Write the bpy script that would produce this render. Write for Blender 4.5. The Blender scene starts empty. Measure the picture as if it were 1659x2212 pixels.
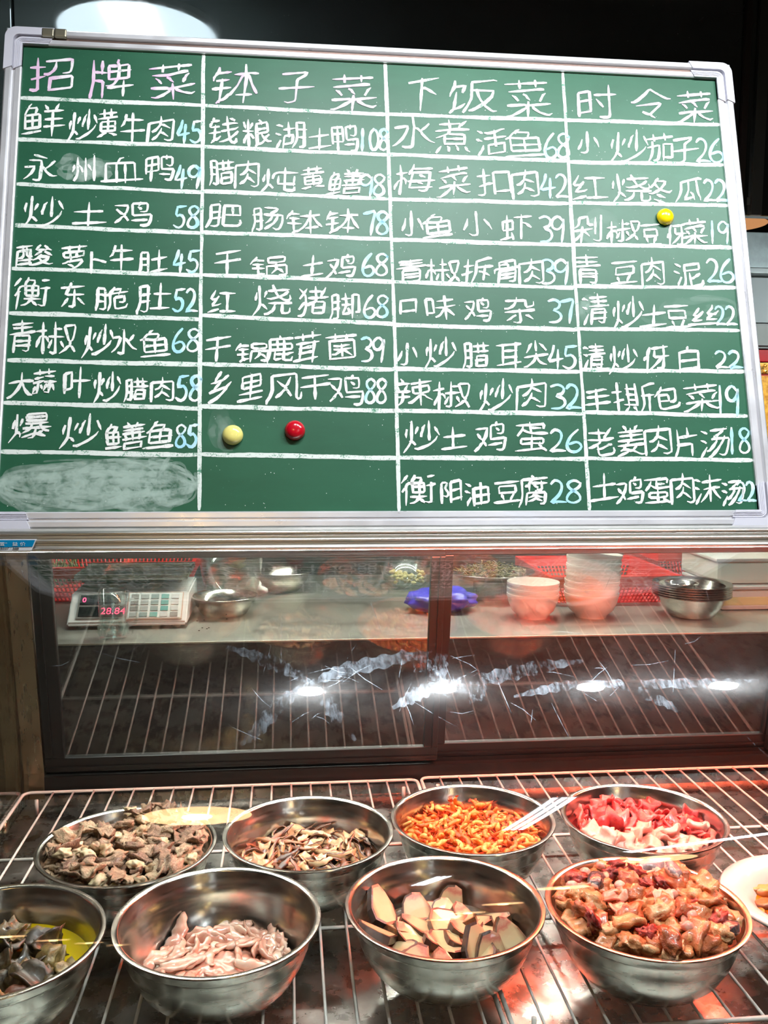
import bpy, bmesh, math, random
import numpy as np
from math import sin, cos, pi, radians, sqrt, atan2
from mathutils import Vector, Matrix, Euler, noise

# ---------------------------------------------------------------- camera, world, lights, exposure
SC = bpy.context.scene
COL = SC.collection
CZ = 1.62
FPX = 1975.8
PITCH, YAW, ROLL = radians(-5.892), radians(6.118), radians(0.465)
cam = bpy.data.cameras.new('camera'); cam_o = bpy.data.objects.new('camera', cam); COL.objects.link(cam_o)
cam.sensor_fit = 'VERTICAL'; cam.sensor_height = 36.0; cam.lens = FPX / 2212 * 36.0
cam.clip_start = 0.02; cam.clip_end = 60
Rv = Vector((1, 0, 0)); Fv = Vector((0, cos(PITCH), sin(PITCH))); Uv = Vector((0, -sin(PITCH), cos(PITCH)))
rz = Matrix.Rotation(-YAW, 3, 'Z'); Rv = rz @ Rv; Fv = rz @ Fv; Uv = rz @ Uv
R2 = Rv * cos(ROLL) + Uv * sin(ROLL); U2 = Uv * cos(ROLL) - Rv * sin(ROLL)
M = Matrix((R2, U2, -Fv)).transposed().to_4x4(); M.translation = (0, 0, CZ)
cam_o.matrix_world = M
SC.camera = cam_o
CAMP = Vector((0, 0, CZ))
def pix(px, py):
    """direction through a point of the photograph"""
    return (Fv * FPX + R2 * (px - 829.5) - U2 * (py - 1106)).normalized()
def on_z(px, py, z):
    d = pix(px, py); return CAMP + d * ((z - CZ) / d.z)
def on_y(px, py, y):
    d = pix(px, py); return CAMP + d * (y / d.y)

SC.view_settings.view_transform = 'Standard'; SC.view_settings.look = 'None'
SC.view_settings.exposure = 0.45; SC.view_settings.gamma = 1.0; SC.view_settings.use_curve_mapping = False
SC.cycles.use_denoising = True
SC.cycles.max_bounces = 10; SC.cycles.transparent_max_bounces = 24; SC.cycles.glossy_bounces = 6
SC.cycles.transmission_bounces = 8; SC.cycles.diffuse_bounces = 3; SC.cycles.sample_clamp_indirect = 6.0
SC.cycles.caustics_reflective = False; SC.cycles.caustics_refractive = False

W = bpy.data.worlds.new('world'); SC.world = W; W.use_nodes = True
W.node_tree.nodes['Background'].inputs[0].default_value = (0.75, 0.85, 1.0, 1); W.node_tree.nodes['Background'].inputs[1].default_value = 0.3

CEIL = 2.92
SPOTS = [(0.07, 0.70), (0.47, 0.69), (0.93, 0.67), (1.36, 0.65)]     # ceiling downlights in a row over the counter front
SPOT_W = 31.0
DISC_E = 9.5
HEAT_W = 0
def light(name, kind, loc, energy, color, **kw):
    l = bpy.data.lights.new(name, kind); l.energy = energy; l.color = color
    for k, v in kw.items(): setattr(l, k, v)
    o = bpy.data.objects.new(name, l); COL.objects.link(o); o.location = loc
    return o
for i, (x, y) in enumerate(SPOTS):
    o = light('downlight_beam', 'SPOT', (x, y, CEIL - 0.045), SPOT_W, (0.93, 0.97, 1.0), spot_size=radians(125), spot_blend=0.6, shadow_soft_size=0.035)
    o.rotation_euler = (radians(14), 0, 0)

# ---------------------------------------------------------------- helpers
def L1(c):
    return c / 12.92 if c <= 0.04045 else ((c + 0.055) / 1.055) ** 2.4
def rgb(r, g, b):
    return (L1(r / 255), L1(g / 255), L1(b / 255), 1)
def new_mat(name):
    m = bpy.data.materials.new(name); m.use_nodes = True
    nt = m.node_tree; bsdf = nt.nodes['Principled BSDF']
    return m, nt, bsdf
def ramp(nt, stops, interp='LINEAR'):
    n = nt.nodes.new('ShaderNodeValToRGB'); cr = n.color_ramp; cr.interpolation = interp
    while len(cr.elements) > 1: cr.elements.remove(cr.elements[-1])
    cr.elements[0].position = stops[0][0]; cr.elements[0].color = stops[0][1]
    for p, c in stops[1:]:
        e = cr.elements.new(p); e.color = c
    return n
def tex(nt, kind, scale=5, detail=4, rough=0.55, coord='Object', stretch=None, dist=0.0, **kw):
    tc = nt.nodes.new('ShaderNodeTexCoord'); n = nt.nodes.new('ShaderNodeTex' + kind)
    src = tc.outputs[coord]
    if stretch:
        mp = nt.nodes.new('ShaderNodeMapping'); mp.inputs['Scale'].default_value = stretch
        nt.links.new(src, mp.inputs[0]); src = mp.outputs[0]
    nt.links.new(src, n.inputs['Vector'])
    if 'Scale' in n.inputs: n.inputs['Scale'].default_value = scale
    if 'Detail' in n.inputs: n.inputs['Detail'].default_value = detail
    if 'Roughness' in n.inputs: n.inputs['Roughness'].default_value = rough
    if 'Distortion' in n.inputs: n.inputs['Distortion'].default_value = dist
    for k, v in kw.items(): setattr(n, k, v)
    return n
def bump(nt, bsdf, fac, strength=0.3, distance=0.002):
    b = nt.nodes.new('ShaderNodeBump'); b.inputs['Strength'].default_value = strength; b.inputs['Distance'].default_value = distance
    nt.links.new(fac, b.inputs['Height']); nt.links.new(b.outputs[0], bsdf.inputs['Normal']); return b
def simple(name, col, rough=0.5, metal=0.0, spec=0.5, bumps=None, vary=0.0, vscale=30, coat=0.0, sub=0.0, emit=None, estr=0.0):
    m, nt, b = new_mat(name)
    b.inputs['Base Color'].default_value = col; b.inputs['Roughness'].default_value = rough; b.inputs['Metallic'].default_value = metal
    b.inputs['Specular IOR Level'].default_value = spec; b.inputs['Coat Weight'].default_value = coat
    if sub: b.inputs['Subsurface Weight'].default_value = sub; b.inputs['Subsurface Scale'].default_value = 0.004
    if vary:
        n = tex(nt, 'Noise', vscale, 5)
        c1 = tuple(max(0, c * (1 - vary)) for c in col[:3]) + (1,); c2 = tuple(min(1, c * (1 + vary)) for c in col[:3]) + (1,)
        r = ramp(nt, [(0.3, c1), (0.7, c2)]); nt.links.new(n.outputs['Fac'], r.inputs[0]); nt.links.new(r.outputs[0], b.inputs['Base Color'])
    if bumps:
        n = tex(nt, 'Noise', bumps[0], 4); bump(nt, b, n.outputs['Fac'], bumps[1], bumps[2])
    if emit: b.inputs['Emission Color'].default_value = emit; b.inputs['Emission Strength'].default_value = estr
    return m
def obj(name, me, m=None, parent=None, loc=None, rot=None, smooth=False, label=None):
    if isinstance(me, bmesh.types.BMesh):
        bm = me; me = bpy.data.meshes.new(name); bm.to_mesh(me); bm.free()
    if smooth:
        me.polygons.foreach_set('use_smooth', [True] * len(me.polygons))
    o = bpy.data.objects.new(name, me); COL.objects.link(o)
    if m is not None:
        for q in (m if isinstance(m, (list, tuple)) else [m]): me.materials.append(q)
    if parent is not None: o.parent = parent
    if loc is not None: o.location = loc
    if rot is not None: o.rotation_euler = rot
    if label: o['label'] = label
    return o
def autosmooth(me, ang=35):
    me.polygons.foreach_set('use_smooth', [True] * len(me.polygons))
    try: me.set_sharp_from_angle(angle=radians(ang))
    except Exception: pass
def root(name, label, cat, loc=(0, 0, 0), rot=(0, 0, 0), group=None):
    o = bpy.data.objects.new(name, None); COL.objects.link(o); o.location = loc; o.rotation_euler = rot
    o.empty_display_size = 0.05
    return tag(o, label, cat, group)
def tag(o, label, cat, group=None):
    o['label'] = label; o['category'] = cat
    if group: o['group'] = group
    return o
def struct(o): o['kind'] = 'structure'; return o
def add_box(bm, x0, x1, y0, y1, z0, z1, bev=0.0, mi=0):
    r = bmesh.ops.create_cube(bm, size=1.0)
    vs = r['verts']
    bmesh.ops.scale(bm, vec=(x1 - x0, y1 - y0, z1 - z0), verts=vs)
    bmesh.ops.translate(bm, vec=((x0 + x1) / 2, (y0 + y1) / 2, (z0 + z1) / 2), verts=vs)
    if bev:
        es = list({e for v in vs for e in v.link_edges})
        bmesh.ops.bevel(bm, geom=es, offset=bev, segments=2, affect='EDGES', profile=0.6)
    return bm
def box(*a, **k): return add_box(bmesh.new(), *a, **k)
def lathe(prof, seg=64, bm=None, z0=0.0, sx=1.0, sy=1.0):
    bm = bm or bmesh.new(); rings = []
    for r, z in prof:
        if r < 1e-6: rings.append([bm.verts.new((0, 0, z + z0))])
        else: rings.append([bm.verts.new((r * sx * cos(2 * pi * i / seg), r * sy * sin(2 * pi * i / seg), z + z0)) for i in range(seg)])
    for a, b in zip(rings, rings[1:]):
        for i in range(seg):
            j = (i + 1) % seg
            if len(a) == 1 and len(b) == 1: continue
            if len(a) == 1: bm.faces.new((a[0], b[i], b[j]))
            elif len(b) == 1: bm.faces.new((a[i], b[0], a[j]))
            else: bm.faces.new((a[i], b[i], b[j], a[j]))
    bmesh.ops.recalc_face_normals(bm, faces=bm.faces[:])
    return bm
def tube(path, r, seg=8, bm=None, closed=False, caps=True, radii=None):
    bm = bm or bmesh.new(); P = [Vector(p) for p in path]; n = len(P); rings = []
    up = None
    for i in range(n):
        if closed: t = (P[(i + 1) % n] - P[i - 1])
        else: t = (P[min(i + 1, n - 1)] - P[max(i - 1, 0)])
        t.normalize()
        if up is None: up = Vector((0, 0, 1)) if abs(t.z) < 0.9 else Vector((1, 0, 0))
        s = t.cross(up).normalized(); up = s.cross(t).normalized()
        rr = radii[i] if radii else r
        rings.append([bm.verts.new(P[i] + (s * cos(2 * pi * k / seg) + up * sin(2 * pi * k / seg)) * rr) for k in range(seg)])
    for i in range(n if closed else n - 1):
        a, b = rings[i], rings[(i + 1) % n]
        for k in range(seg):
            bm.faces.new((a[k], b[k], b[(k + 1) % seg], a[(k + 1) % seg]))
    if caps and not closed:
        bm.faces.new(rings[0]); bm.faces.new(rings[-1][::-1])
    bmesh.ops.recalc_face_normals(bm, faces=bm.faces[:])
    return bm
def prism(poly, a0, a1, axis='X', bm=None):
    """closed 2-D outline swept along an axis; poly is (y,z) for X, (x,z) for Y, (x,y) for Z"""
    bm = bm or bmesh.new()
    def P(p, a): return {'X': (a, p[0], p[1]), 'Y': (p[0], a, p[1]), 'Z': (p[0], p[1], a)}[axis]
    A = [bm.verts.new(P(p, a0)) for p in poly]; B = [bm.verts.new(P(p, a1)) for p in poly]
    n = len(poly)
    for i in range(n): bm.faces.new((A[i], A[(i + 1) % n], B[(i + 1) % n], B[i]))
    bm.faces.new(A[::-1]); bm.faces.new(B)
    bmesh.ops.recalc_face_normals(bm, faces=bm.faces[:])
    return bm
rnd = random.Random(7)

# ---------------------------------------------------------------- materials
def metal(name, col, rough, aniso=0.0, scr=(1, 1, 1), scale=200, amt=0.12, bs=0.05):
    m, nt, b = new_mat(name)
    b.inputs['Metallic'].default_value = 1.0; b.inputs['Base Color'].default_value = col
    n = tex(nt, 'Noise', scale, 3, 0.6, stretch=scr)
    mr = nt.nodes.new('ShaderNodeMapRange'); mr.inputs['To Min'].default_value = max(0.02, rough - amt); mr.inputs['To Max'].default_value = rough + amt
    mr.inputs['From Min'].default_value = 0.3; mr.inputs['From Max'].default_value = 0.7
    nt.links.new(n.outputs['Fac'], mr.inputs[0]); nt.links.new(mr.outputs[0], b.inputs['Roughness'])
    if bs: bump(nt, b, n.outputs['Fac'], bs, 0.0006)
    return m
M_STEEL = metal('brushed_steel', rgb(190, 190, 184), 0.26, scr=(0.05, 1, 1), scale=160, amt=.06, bs=0)
M_RAIL = metal('polished_rail', rgb(240, 238, 230), 0.32, scr=(0.02, 1, 1), scale=300, amt=0.05, bs=0)
M_BOWL = metal('bowl_steel', rgb(214, 208, 198), 0.20, scr=(1, 1, 8), scale=30, amt=0.05, bs=0)
M_BOWLOUT = metal('bowl_steel_satin', rgb(196, 198, 186), 0.25, scr=(1, 1, 8), scale=30, amt=0.04, bs=0)
M_ALU = metal('aluminium', rgb(228, 228, 232), 0.34, scr=(0.3, 0.3, 1), scale=60, amt=0.08)
M_ALU.node_tree.nodes['Principled BSDF'].inputs['Metallic'].default_value = 0.55
M_FRAMEGAP = simple('frame_groove', rgb(120, 100, 92), 0.4, metal=0.7)
M_CAP = simple('cap_plastic', rgb(205, 205, 216), 0.45)
M_WIRE = simple('wire_coating', rgb(226, 220, 212), 0.35, vary=0.10, vscale=25, bumps=(200, 0.2, 0.0005))
M_BLACKF = simple('black_frame', rgb(14, 14, 13), 0.35, spec=0.5, bumps=(300, 0.2, 0.0005))
M_GASKET = simple('gasket', rgb(20, 19, 17), 0.6)
M_POST = metal('post_steel', rgb(150, 136, 112), 0.3, scr=(1, 1, 0.05), scale=120, amt=.05, bs=0)

def pan_mat():
    m, nt, b = new_mat('floor_pan_steel')
    b.inputs['Metallic'].default_value = 1.0
    n = tex(nt, 'Noise', 9, 8, 0.65); r = ramp(nt, [(0.32, rgb(120, 118, 116)), (0.55, rgb(158, 156, 152)), (0.75, rgb(196, 196, 196))])
    nt.links.new(n.outputs['Fac'], r.inputs[0]); nt.links.new(r.outputs[0], b.inputs['Base Color'])
    n2 = tex(nt, 'Noise', 22, 9, 0.7); mr = nt.nodes.new('ShaderNodeMapRange')
    mr.inputs['From Min'].default_value = .3; mr.inputs['From Max'].default_value = .7; mr.inputs['To Min'].default_value = .16; mr.inputs['To Max'].default_value = .42
    nt.links.new(n2.outputs['Fac'], mr.inputs[0]); nt.links.new(mr.outputs[0], b.inputs['Roughness'])
    bump(nt, b, n2.outputs['Fac'], 0.10, 0.0015)
    return m
M_PAN = pan_mat()

def glass_mat(name, tint=(0.93, 0.97, 0.95, 1), ior=1.5, smear=0.0, smear_scale=6, stretch=(1, 1, 1), rough=0.01, srough=0.22):
    """window glass: clear straight through, with the Fresnel mirror and a greasy, scratched second sheen"""
    m = bpy.data.materials.new(name); m.use_nodes = True; nt = m.node_tree; nt.nodes.clear()
    out = nt.nodes.new('ShaderNodeOutputMaterial'); tr = nt.nodes.new('ShaderNodeBsdfTransparent'); gl = nt.nodes.new('ShaderNodeBsdfGlossy')
    tr.inputs[0].default_value = tint; gl.inputs['Roughness'].default_value = rough; gl.inputs['Color'].default_value = (1, 1, 1, 1)
    f0 = ((ior - 1) / (ior + 1)) ** 2      # the same mirror from both faces of the sheet (Schlick)
    lw = nt.nodes.new('ShaderNodeLayerWeight'); lw.inputs[0].default_value = 0.5
    p5 = nt.nodes.new('ShaderNodeMath'); p5.operation = 'POWER'; p5.inputs[1].default_value = 5; nt.links.new(lw.outputs['Facing'], p5.inputs[0])
    fr = nt.nodes.new('ShaderNodeMath'); fr.operation = 'MULTIPLY_ADD'; fr.inputs[1].default_value = 1 - f0; fr.inputs[2].default_value = f0; nt.links.new(p5.outputs[0], fr.inputs[0])
    mx = nt.nodes.new('ShaderNodeMixShader'); nt.links.new(fr.outputs[0], mx.inputs[0]); nt.links.new(tr.outputs[0], mx.inputs[1]); nt.links.new(gl.outputs[0], mx.inputs[2])
    last = mx
    if smear:
        g2 = nt.nodes.new('ShaderNodeBsdfGlossy'); g2.inputs['Roughness'].default_value = srough; g2.inputs['Color'].default_value = (1, 1, 1, 1)
        n = tex(nt, 'Noise', smear_scale, 8, 0.7, stretch=stretch, dist=0.6)
        r = nt.nodes.new('ShaderNodeMapRange'); r.inputs['From Min'].default_value = 0.46; r.inputs['From Max'].default_value = 0.72
        r.inputs['To Min'].default_value = smear * 0.15; r.inputs['To Max'].default_value = smear
        nt.links.new(n.outputs['Fac'], r.inputs[0])
        mx2 = nt.nodes.new('ShaderNodeMixShader'); nt.links.new(r.outputs[0], mx2.inputs[0]); nt.links.new(mx.outputs[0], mx2.inputs[1]); nt.links.new(g2.outputs[0], mx2.inputs[2])
        last = mx2
    nt.links.new(last.outputs[0], out.inputs[0])
    return m
M_GLASS = glass_mat('curved_glass', ior=1.6, smear=0.012, smear_scale=7, tint=(0.965, 0.985, 0.975, 1), srough=0.2)
M_DOORG = glass_mat('door_glass', ior=1.75, smear=0.035, smear_scale=5, tint=(0.9, 0.92, 0.9, 1), srough=0.3)
M_SIDEG = glass_mat('side_glass', ior=1.5, smear=0.03, tint=(0.9, 0.93, 0.9, 1))
M_CLEAR = glass_mat('tumbler_glass', ior=2.0, tint=(0.93, 0.97, 0.96, 1), smear=.03, smear_scale=25, srough=.3)
M_FILM = glass_mat('clear_plastic', ior=1.6, smear=0.15, tint=(0.8, 0.85, 0.82, 1), srough=0.35)

def chalk_mat(name, col, gaps=0.42, blue=None):
    m, nt, b = new_mat(name)
    b.inputs['Roughness'].default_value = 0.95; b.inputs['Specular IOR Level'].default_value = 0.1
    n = tex(nt, 'Noise', 420, 4, 0.7); n2 = tex(nt, 'Noise', 60, 3, 0.6)
    mt = nt.nodes.new('ShaderNodeMath'); mt.operation = 'ADD'; nt.links.new(n.outputs['Fac'], mt.inputs[0]); nt.links.new(n2.outputs['Fac'], mt.inputs[1])
    r = ramp(nt, [(gaps - 0.06, rgb(78, 140, 112)), (gaps + 0.03, col)])
    h = nt.nodes.new('ShaderNodeMath'); h.operation = 'MULTIPLY'; h.inputs[1].default_value = 0.5
    nt.links.new(mt.outputs[0], h.inputs[0]); nt.links.new(h.outputs[0], r.inputs[0])
    if blue:
        n3 = tex(nt, 'Noise', 22, 2, 0.5); r3 = ramp(nt, [(0.42, (0, 0, 0, 1)), (0.56, (1, 1, 1, 1))]); nt.links.new(n3.outputs['Fac'], r3.inputs[0])
        mx = nt.nodes.new('ShaderNodeMix'); mx.data_type = 'RGBA'
        nt.links.new(r3.outputs[0], mx.inputs[0]); nt.links.new(r.outputs[0], mx.inputs[6]); mx.inputs[7].default_value = blue
        nt.links.new(mx.outputs[2], b.inputs['Base Color'])
    else: nt.links.new(r.outputs[0], b.inputs['Base Color'])
    return m
M_CHALK = chalk_mat('white_chalk', rgb(240, 242, 238), 0.40)
M_CHALKL = chalk_mat('line_chalk', rgb(224, 232, 226), 0.44)
M_CHALKP = chalk_mat('pink_chalk', rgb(240, 236, 240), 0.40, blue=rgb(230, 196, 224))
M_CHALKB = chalk_mat('blue_chalk', rgb(238, 244, 244), 0.40, blue=rgb(170, 222, 240))
def board_mat():
    m, nt, b = new_mat('board_green')
    b.inputs['Roughness'].default_value = 0.42; b.inputs['Specular IOR Level'].default_value = 0.35
    n = tex(nt, 'Noise', 3.0, 8, 0.62, stretch=(1, 2.4, 1)); r = ramp(nt, [(0.36, rgb(31, 84, 60)), (0.62, rgb(38, 95, 69)), (0.85, rgb(66, 116, 96))])
    nt.links.new(n.outputs['Fac'], r.inputs[0])
    n2 = tex(nt, 'Noise', 260, 3, 0.6); r2 = ramp(nt, [(0.70, (0, 0, 0, 1)), (0.80, (1, 1, 1, 1))]); nt.links.new(n2.outputs['Fac'], r2.inputs[0])
    mx = nt.nodes.new('ShaderNodeMix'); mx.data_type = 'RGBA'; nt.links.new(r2.outputs[0], mx.inputs[0]); nt.links.new(r.outputs[0], mx.inputs[6]); mx.inputs[7].default_value = rgb(150, 185, 170)
    nt.links.new(mx.outputs[2], b.inputs['Base Color'])
    return m
M_BOARD = board_mat()

# ---------------------------------------------------------------- room shell
M_FLOOR = simple('floor_tile', rgb(150, 142, 130), 0.35, vary=0.15, vscale=3)
M_CEIL = simple('ceiling_paint', rgb(28, 29, 30), 0.6, bumps=(30, 0.2, 0.004))
M_WALLG = simple('kitchen_wall', rgb(86, 92, 92), 0.45, vary=0.10, vscale=2)
M_WALLD = simple('dining_wall', rgb(120, 112, 102), 0.6, vary=0.1, vscale=2)
struct(obj('floor', box(-5, 7, -21, 7.1, -0.1, 0), M_FLOOR))
struct(obj('ceiling', box(-5, 7, -21, 7.1, CEIL, CEIL + 0.1), M_CEIL))
struct(obj('wall_back', box(-5, 7, 7.0, 7.15, 0, CEIL), M_WALLG))
struct(obj('wall_left', box(-5.15, -5, -21, 7.1, 0, CEIL), M_WALLD))
struct(obj('wall_right', box(7, 7.15, -21, 7.1, 0, CEIL), M_WALLD))
struct(obj('wall_front', box(-5, 7, -21.15, -21, 0, CEIL), M_WALLD))
def blackwall_mat():
    m, nt, b = new_mat('black_lacquer_panel')
    n = tex(nt, 'Noise', 1.6, 6, 0.6); r = ramp(nt, [(0.35, rgb(30, 35, 34)), (0.7, rgb(52, 60, 60))]); nt.links.new(n.outputs['Fac'], r.inputs[0])
    w = tex(nt, 'Noise', 240, 2, 0.5); r2 = ramp(nt, [(0.74, (0, 0, 0, 1)), (0.79, (1, 1, 1, 1))]); nt.links.new(w.outputs['Fac'], r2.inputs[0])
    mx = nt.nodes.new('ShaderNodeMix'); mx.data_type = 'RGBA'; nt.links.new(r2.outputs[0], mx.inputs[0]); nt.links.new(r.outputs[0], mx.inputs[6]); mx.inputs[7].default_value = rgb(120, 130, 132)
    nt.links.new(mx.outputs[2], b.inputs['Base Color'])
    b.inputs['Specular IOR Level'].default_value = 0.9; b.inputs['IOR'].default_value = 1.7
    s = tex(nt, 'Noise', 3, 5, 0.6, stretch=(5, 1, 0.4)); mr = nt.nodes.new('ShaderNodeMapRange'); mr.inputs['From Min'].default_value = .4; mr.inputs['From Max'].default_value = .75
    mr.inputs['To Min'].default_value = 0.03; mr.inputs['To Max'].default_value = 0.12; nt.links.new(s.outputs['Fac'], mr.inputs[0]); nt.links.new(mr.outputs[0], b.inputs['Roughness'])
    return m
M_BLACKW = blackwall_mat()
# the black panelled bulkhead above the pass into the kitchen, its panels split by raised strips
BB = on_y(1600, 465, 2.85).z
bulk = root('bulkhead', 'glossy black panelled bulkhead above the pass, behind the chalkboard', 'bulkhead'); bulk['kind'] = 'structure'
for k, (x0, x1) in enumerate([(-5, -2.2), (-2.19, -0.78), (-0.772, 1.418), (1.440, 2.9), (2.91, 7)]):
    obj('wall_panel' if k == 0 else 'wall_panel', box(x0, x1, 2.85, 2.89, BB, CEIL, bev=0.003), M_BLACKW, bulk)
obj('divider_strip', box(1.420, 1.438, 2.835, 2.89, BB, CEIL), simple('brown_strip', rgb(38, 28, 24), 0.4), bulk)
obj('divider_strip', box(1.465, 1.50, 2.837, 2.85, BB, CEIL), simple('grey_strip', rgb(58, 60, 56), 0.4), bulk)
obj('backing_board', box(-5, 7, 2.89, 2.92, BB + .012, CEIL), M_GASKET, bulk)
# cracks in the lacquer: thin dark grooves laid on the panel
cr = bmesh.new()
for path in ([(1612, 0), (1603, 22), (1606, 27), (1590, 31), (1572, 26)], [(1632, 51), (1615, 60), (1608, 68)], [(1616, 72), (1598, 83), (1588, 97), (1574, 104)], [(1520, 37), (1510, 45)]):
    P = [on_y(x, y, 2.8492) for x, y in path]
    tube(P, 0.0013, 5, cr)
obj('crack', cr, simple('crack_dark', rgb(6, 6, 6), 0.9), bulk)
# note paper stuck on the panel
p = on_y(1621, 435, 2.849); obj('paper_note', box(p.x - .012, p.x + .012, 2.8475, 2.8495, p.z - .012, p.z + .012), simple('note_paper', rgb(112, 116, 110), 0.8), bulk)

# kitchen beyond the pass, seen past the board's edge: steel hood, dark cupboard, red ledge and gilded picture frame
M_HOOD = simple('hood_steel', rgb(150, 164, 164), 0.4, metal=.3, vary=.25, vscale=14)
hood = root('extractor_hood', 'grey steel extractor hood past the edge of the chalkboard', 'hood')
a = on_y(1590, 500, 3.4); b_ = on_y(1590, 578, 3.4)
obj('hood_body', box(1.45, 3.4, 3.4, 4.0, b_.z, a.z, bev=0.004), M_HOOD, hood)
obj('hood_lip', box(1.43, 3.42, 3.38, 4.0, b_.z - 0.022, b_.z, bev=0.003), simple('lip', rgb(150, 158, 156), 0.3, metal=1), hood)
cup = root('steel_cupboard', 'dull grey metal wall cupboard under the hood past the board edge', 'cupboard')
c0 = on_y(1600, 757, 3.45)
obj('cupboard_body', box(1.5, 3.3, 3.46, 3.9, c0.z + 0.01, b_.z - 0.025), simple('cupboard_grey', rgb(104, 110, 108), 0.5, metal=0.1, vary=.15, vscale=4), cup)
obj('cupboard_door', box(1.51, 3.29, 3.445, 3.46, c0.z + 0.02, on_y(1640, 700, 3.45).z), simple('cupboard_door', rgb(110, 116, 112), 0.5, metal=0.1), cup)
obj('cupboard_door', box(1.51, 3.29, 3.445, 3.46, on_y(1640, 697, 3.45).z, b_.z - .03), simple('cupboard_door2', rgb(124, 134, 134), 0.5, metal=0.1), cup)
r0 = on_y(1640, 782, 3.4).z
tag(obj('red_ledge', box(1.5, 3.3, 3.40, 3.9, r0, c0.z, bev=0.004), simple('red_lacquer', rgb(150, 16, 22), 0.3, vary=.1, vscale=15)), 'glossy red wooden ledge running above the gilded picture frame', 'ledge')
fr = root('picture_frame', 'ornate gilded picture frame just beyond the chalkboard edge', 'picture')
M_GOLD = metal('gilt', rgb(222, 168, 84), 0.3, scale=80)
fx0 = on_y(1608, 900, 3.4).x; fz1 = r0 - 0.003; fz0 = on_y(1650, 1120, 3.4).z
def ornate(x0, x1, z0, z1, nx, nz):
    bm = bmesh.new(); add_box(bm, x0, x1, 3.395, 3.42, z0, z1, bev=0.002)
    for i in range(nx):
        for k in range(nz):
            cx = x0 + (x1 - x0) * (i + .5) / nx; cz = z0 + (z1 - z0) * (k + .5) / nz
            s = bmesh.ops.create_icosphere(bm, subdivisions=1, radius=0.5)
            q = min((x1 - x0) / nx, (z1 - z0) / nz)
            bmesh.ops.scale(bm, vec=(q * rnd.uniform(.7, 1.0), 0.014, q * rnd.uniform(.5, .9)), verts=s['verts'])
            bmesh.ops.rotate(bm, cent=(0, 0, 0), matrix=Matrix.Rotation(rnd.uniform(0, 3), 3, 'Y'), verts=s['verts'])
            bmesh.ops.translate(bm, vec=(cx, 3.395, cz), verts=s['verts'])
    return bm
obj('top_rail', ornate(fx0, fx0 + 0.75, fz1 - 0.042, fz1, 26, 2), M_GOLD, fr)
obj('side_rail', ornate(fx0, fx0 + 0.038, fz0, fz1 - 0.042, 2, 24), M_GOLD, fr)
obj('bottom_rail', ornate(fx0, fx0 + 0.75, fz0 - 0.042, fz0, 26, 2), M_GOLD, fr)
obj('side_rail', ornate(fx0 + 0.712, fx0 + 0.75, fz0, fz1 - 0.042, 2, 24), M_GOLD, fr)
obj('inner_slip', box(fx0 + .038, fx0 + .712, 3.402, 3.42, fz0, fz1 - .042), simple('red_slip', rgb(150, 40, 26), 0.5), fr)
m, nt, b = new_mat('gold_leaf'); n = tex(nt, 'Noise', 60, 6, 0.7); r = ramp(nt, [(0.35, rgb(176, 112, 22)), (0.65, rgb(236, 184, 66))]); nt.links.new(n.outputs['Fac'], r.inputs[0]); nt.links.new(r.outputs[0], b.inputs['Base Color']); b.inputs['Roughness'].default_value = .5
obj('picture_ground', box(fx0 + .046, fx0 + .704, 3.399, 3.402, fz0 + .008, fz1 - .05), m, fr)

# ---------------------------------------------------------------- ceiling lamps
M_WHITE_E = simple('downlight_lens', (1, 1, 1, 1), 0.4, emit=(0.93, 0.97, 1, 1), estr=160)
M_RIM = simple('lamp_white', rgb(225, 225, 222), 0.4)
M_DISC_O = simple('disc_amber', rgb(240, 190, 140), 0.6, emit=rgb(255, 196, 140), estr=DISC_E)
M_DISC_Y = simple('disc_bulb', rgb(255, 240, 180), 0.5, emit=rgb(255, 245, 160), estr=DISC_E * 2.6)
M_DISC_W = simple('disc_white', rgb(240, 245, 250), 0.6, emit=rgb(222, 245, 255), estr=DISC_E * 0.62)
M_DISC_WC = simple('disc_white_core', rgb(240, 245, 250), 0.6, emit=(1, 1, 1, 1), estr=DISC_E * 3)
for i, (x, y) in enumerate(SPOTS):
    t = root('ceiling_downlight', 'small round recessed white downlight in the row above the display case', 'downlight', (x, y, CEIL), group='downlights above the display case')
    obj('trim_ring', lathe([(0.046, -0.002), (0.052, -0.008), (0.040, -0.012), (0.036, -0.004)], 32), M_RIM, t, smooth=True)
    obj('lens', lathe([(0, -0.007), (0.036, -0.006), (0.037, -0.002), (0, -0.002)], 24), M_WHITE_E, t)
M_DISC_D = simple('disc_wood', rgb(214, 150, 92), .6, emit=rgb(224, 158, 104), estr=.55)
def disc_lamp(x, y, r, kind, label):
    t = root('disc_lamp', label, 'ceiling lamp', (x, y, CEIL - 0.03), group=None)
    obj('lamp_dish', lathe([(0, 0.0), (r * .98, 0.0), (r, 0.006), (r, 0.026), (r * .96, 0.03), (0, 0.03)], 56), M_RIM, t, smooth=False)
    if kind == 'white':
        obj('diffuser', lathe([(0, -0.004), (r * .95, -0.003), (r * .96, -0.0005), (0, -0.0005)], 56), M_DISC_W, t)
        obj('light_panel', box(-r * .26, r * .26, -r * .9, r * .9, -0.012, -0.005), M_DISC_WC, t)
    else:
        obj('diffuser', lathe([(0, -0.004), (r * .95, -0.003), (r * .96, -0.0005), (0, -0.0005)], 56), M_DISC_D if kind == 'dim' else M_DISC_O, t)
        if kind != 'dim': obj('bulb', lathe([(0, -0.05), (r * .2, -0.042), (r * .27, -0.02), (r * .27, -0.005), (0, -0.005)], 32), M_DISC_Y, t, smooth=True)
disc_lamp(-0.49, 2.41, 0.27, 'white', 'large white disc ceiling lamp mirrored in the black panels above the board')
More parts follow.
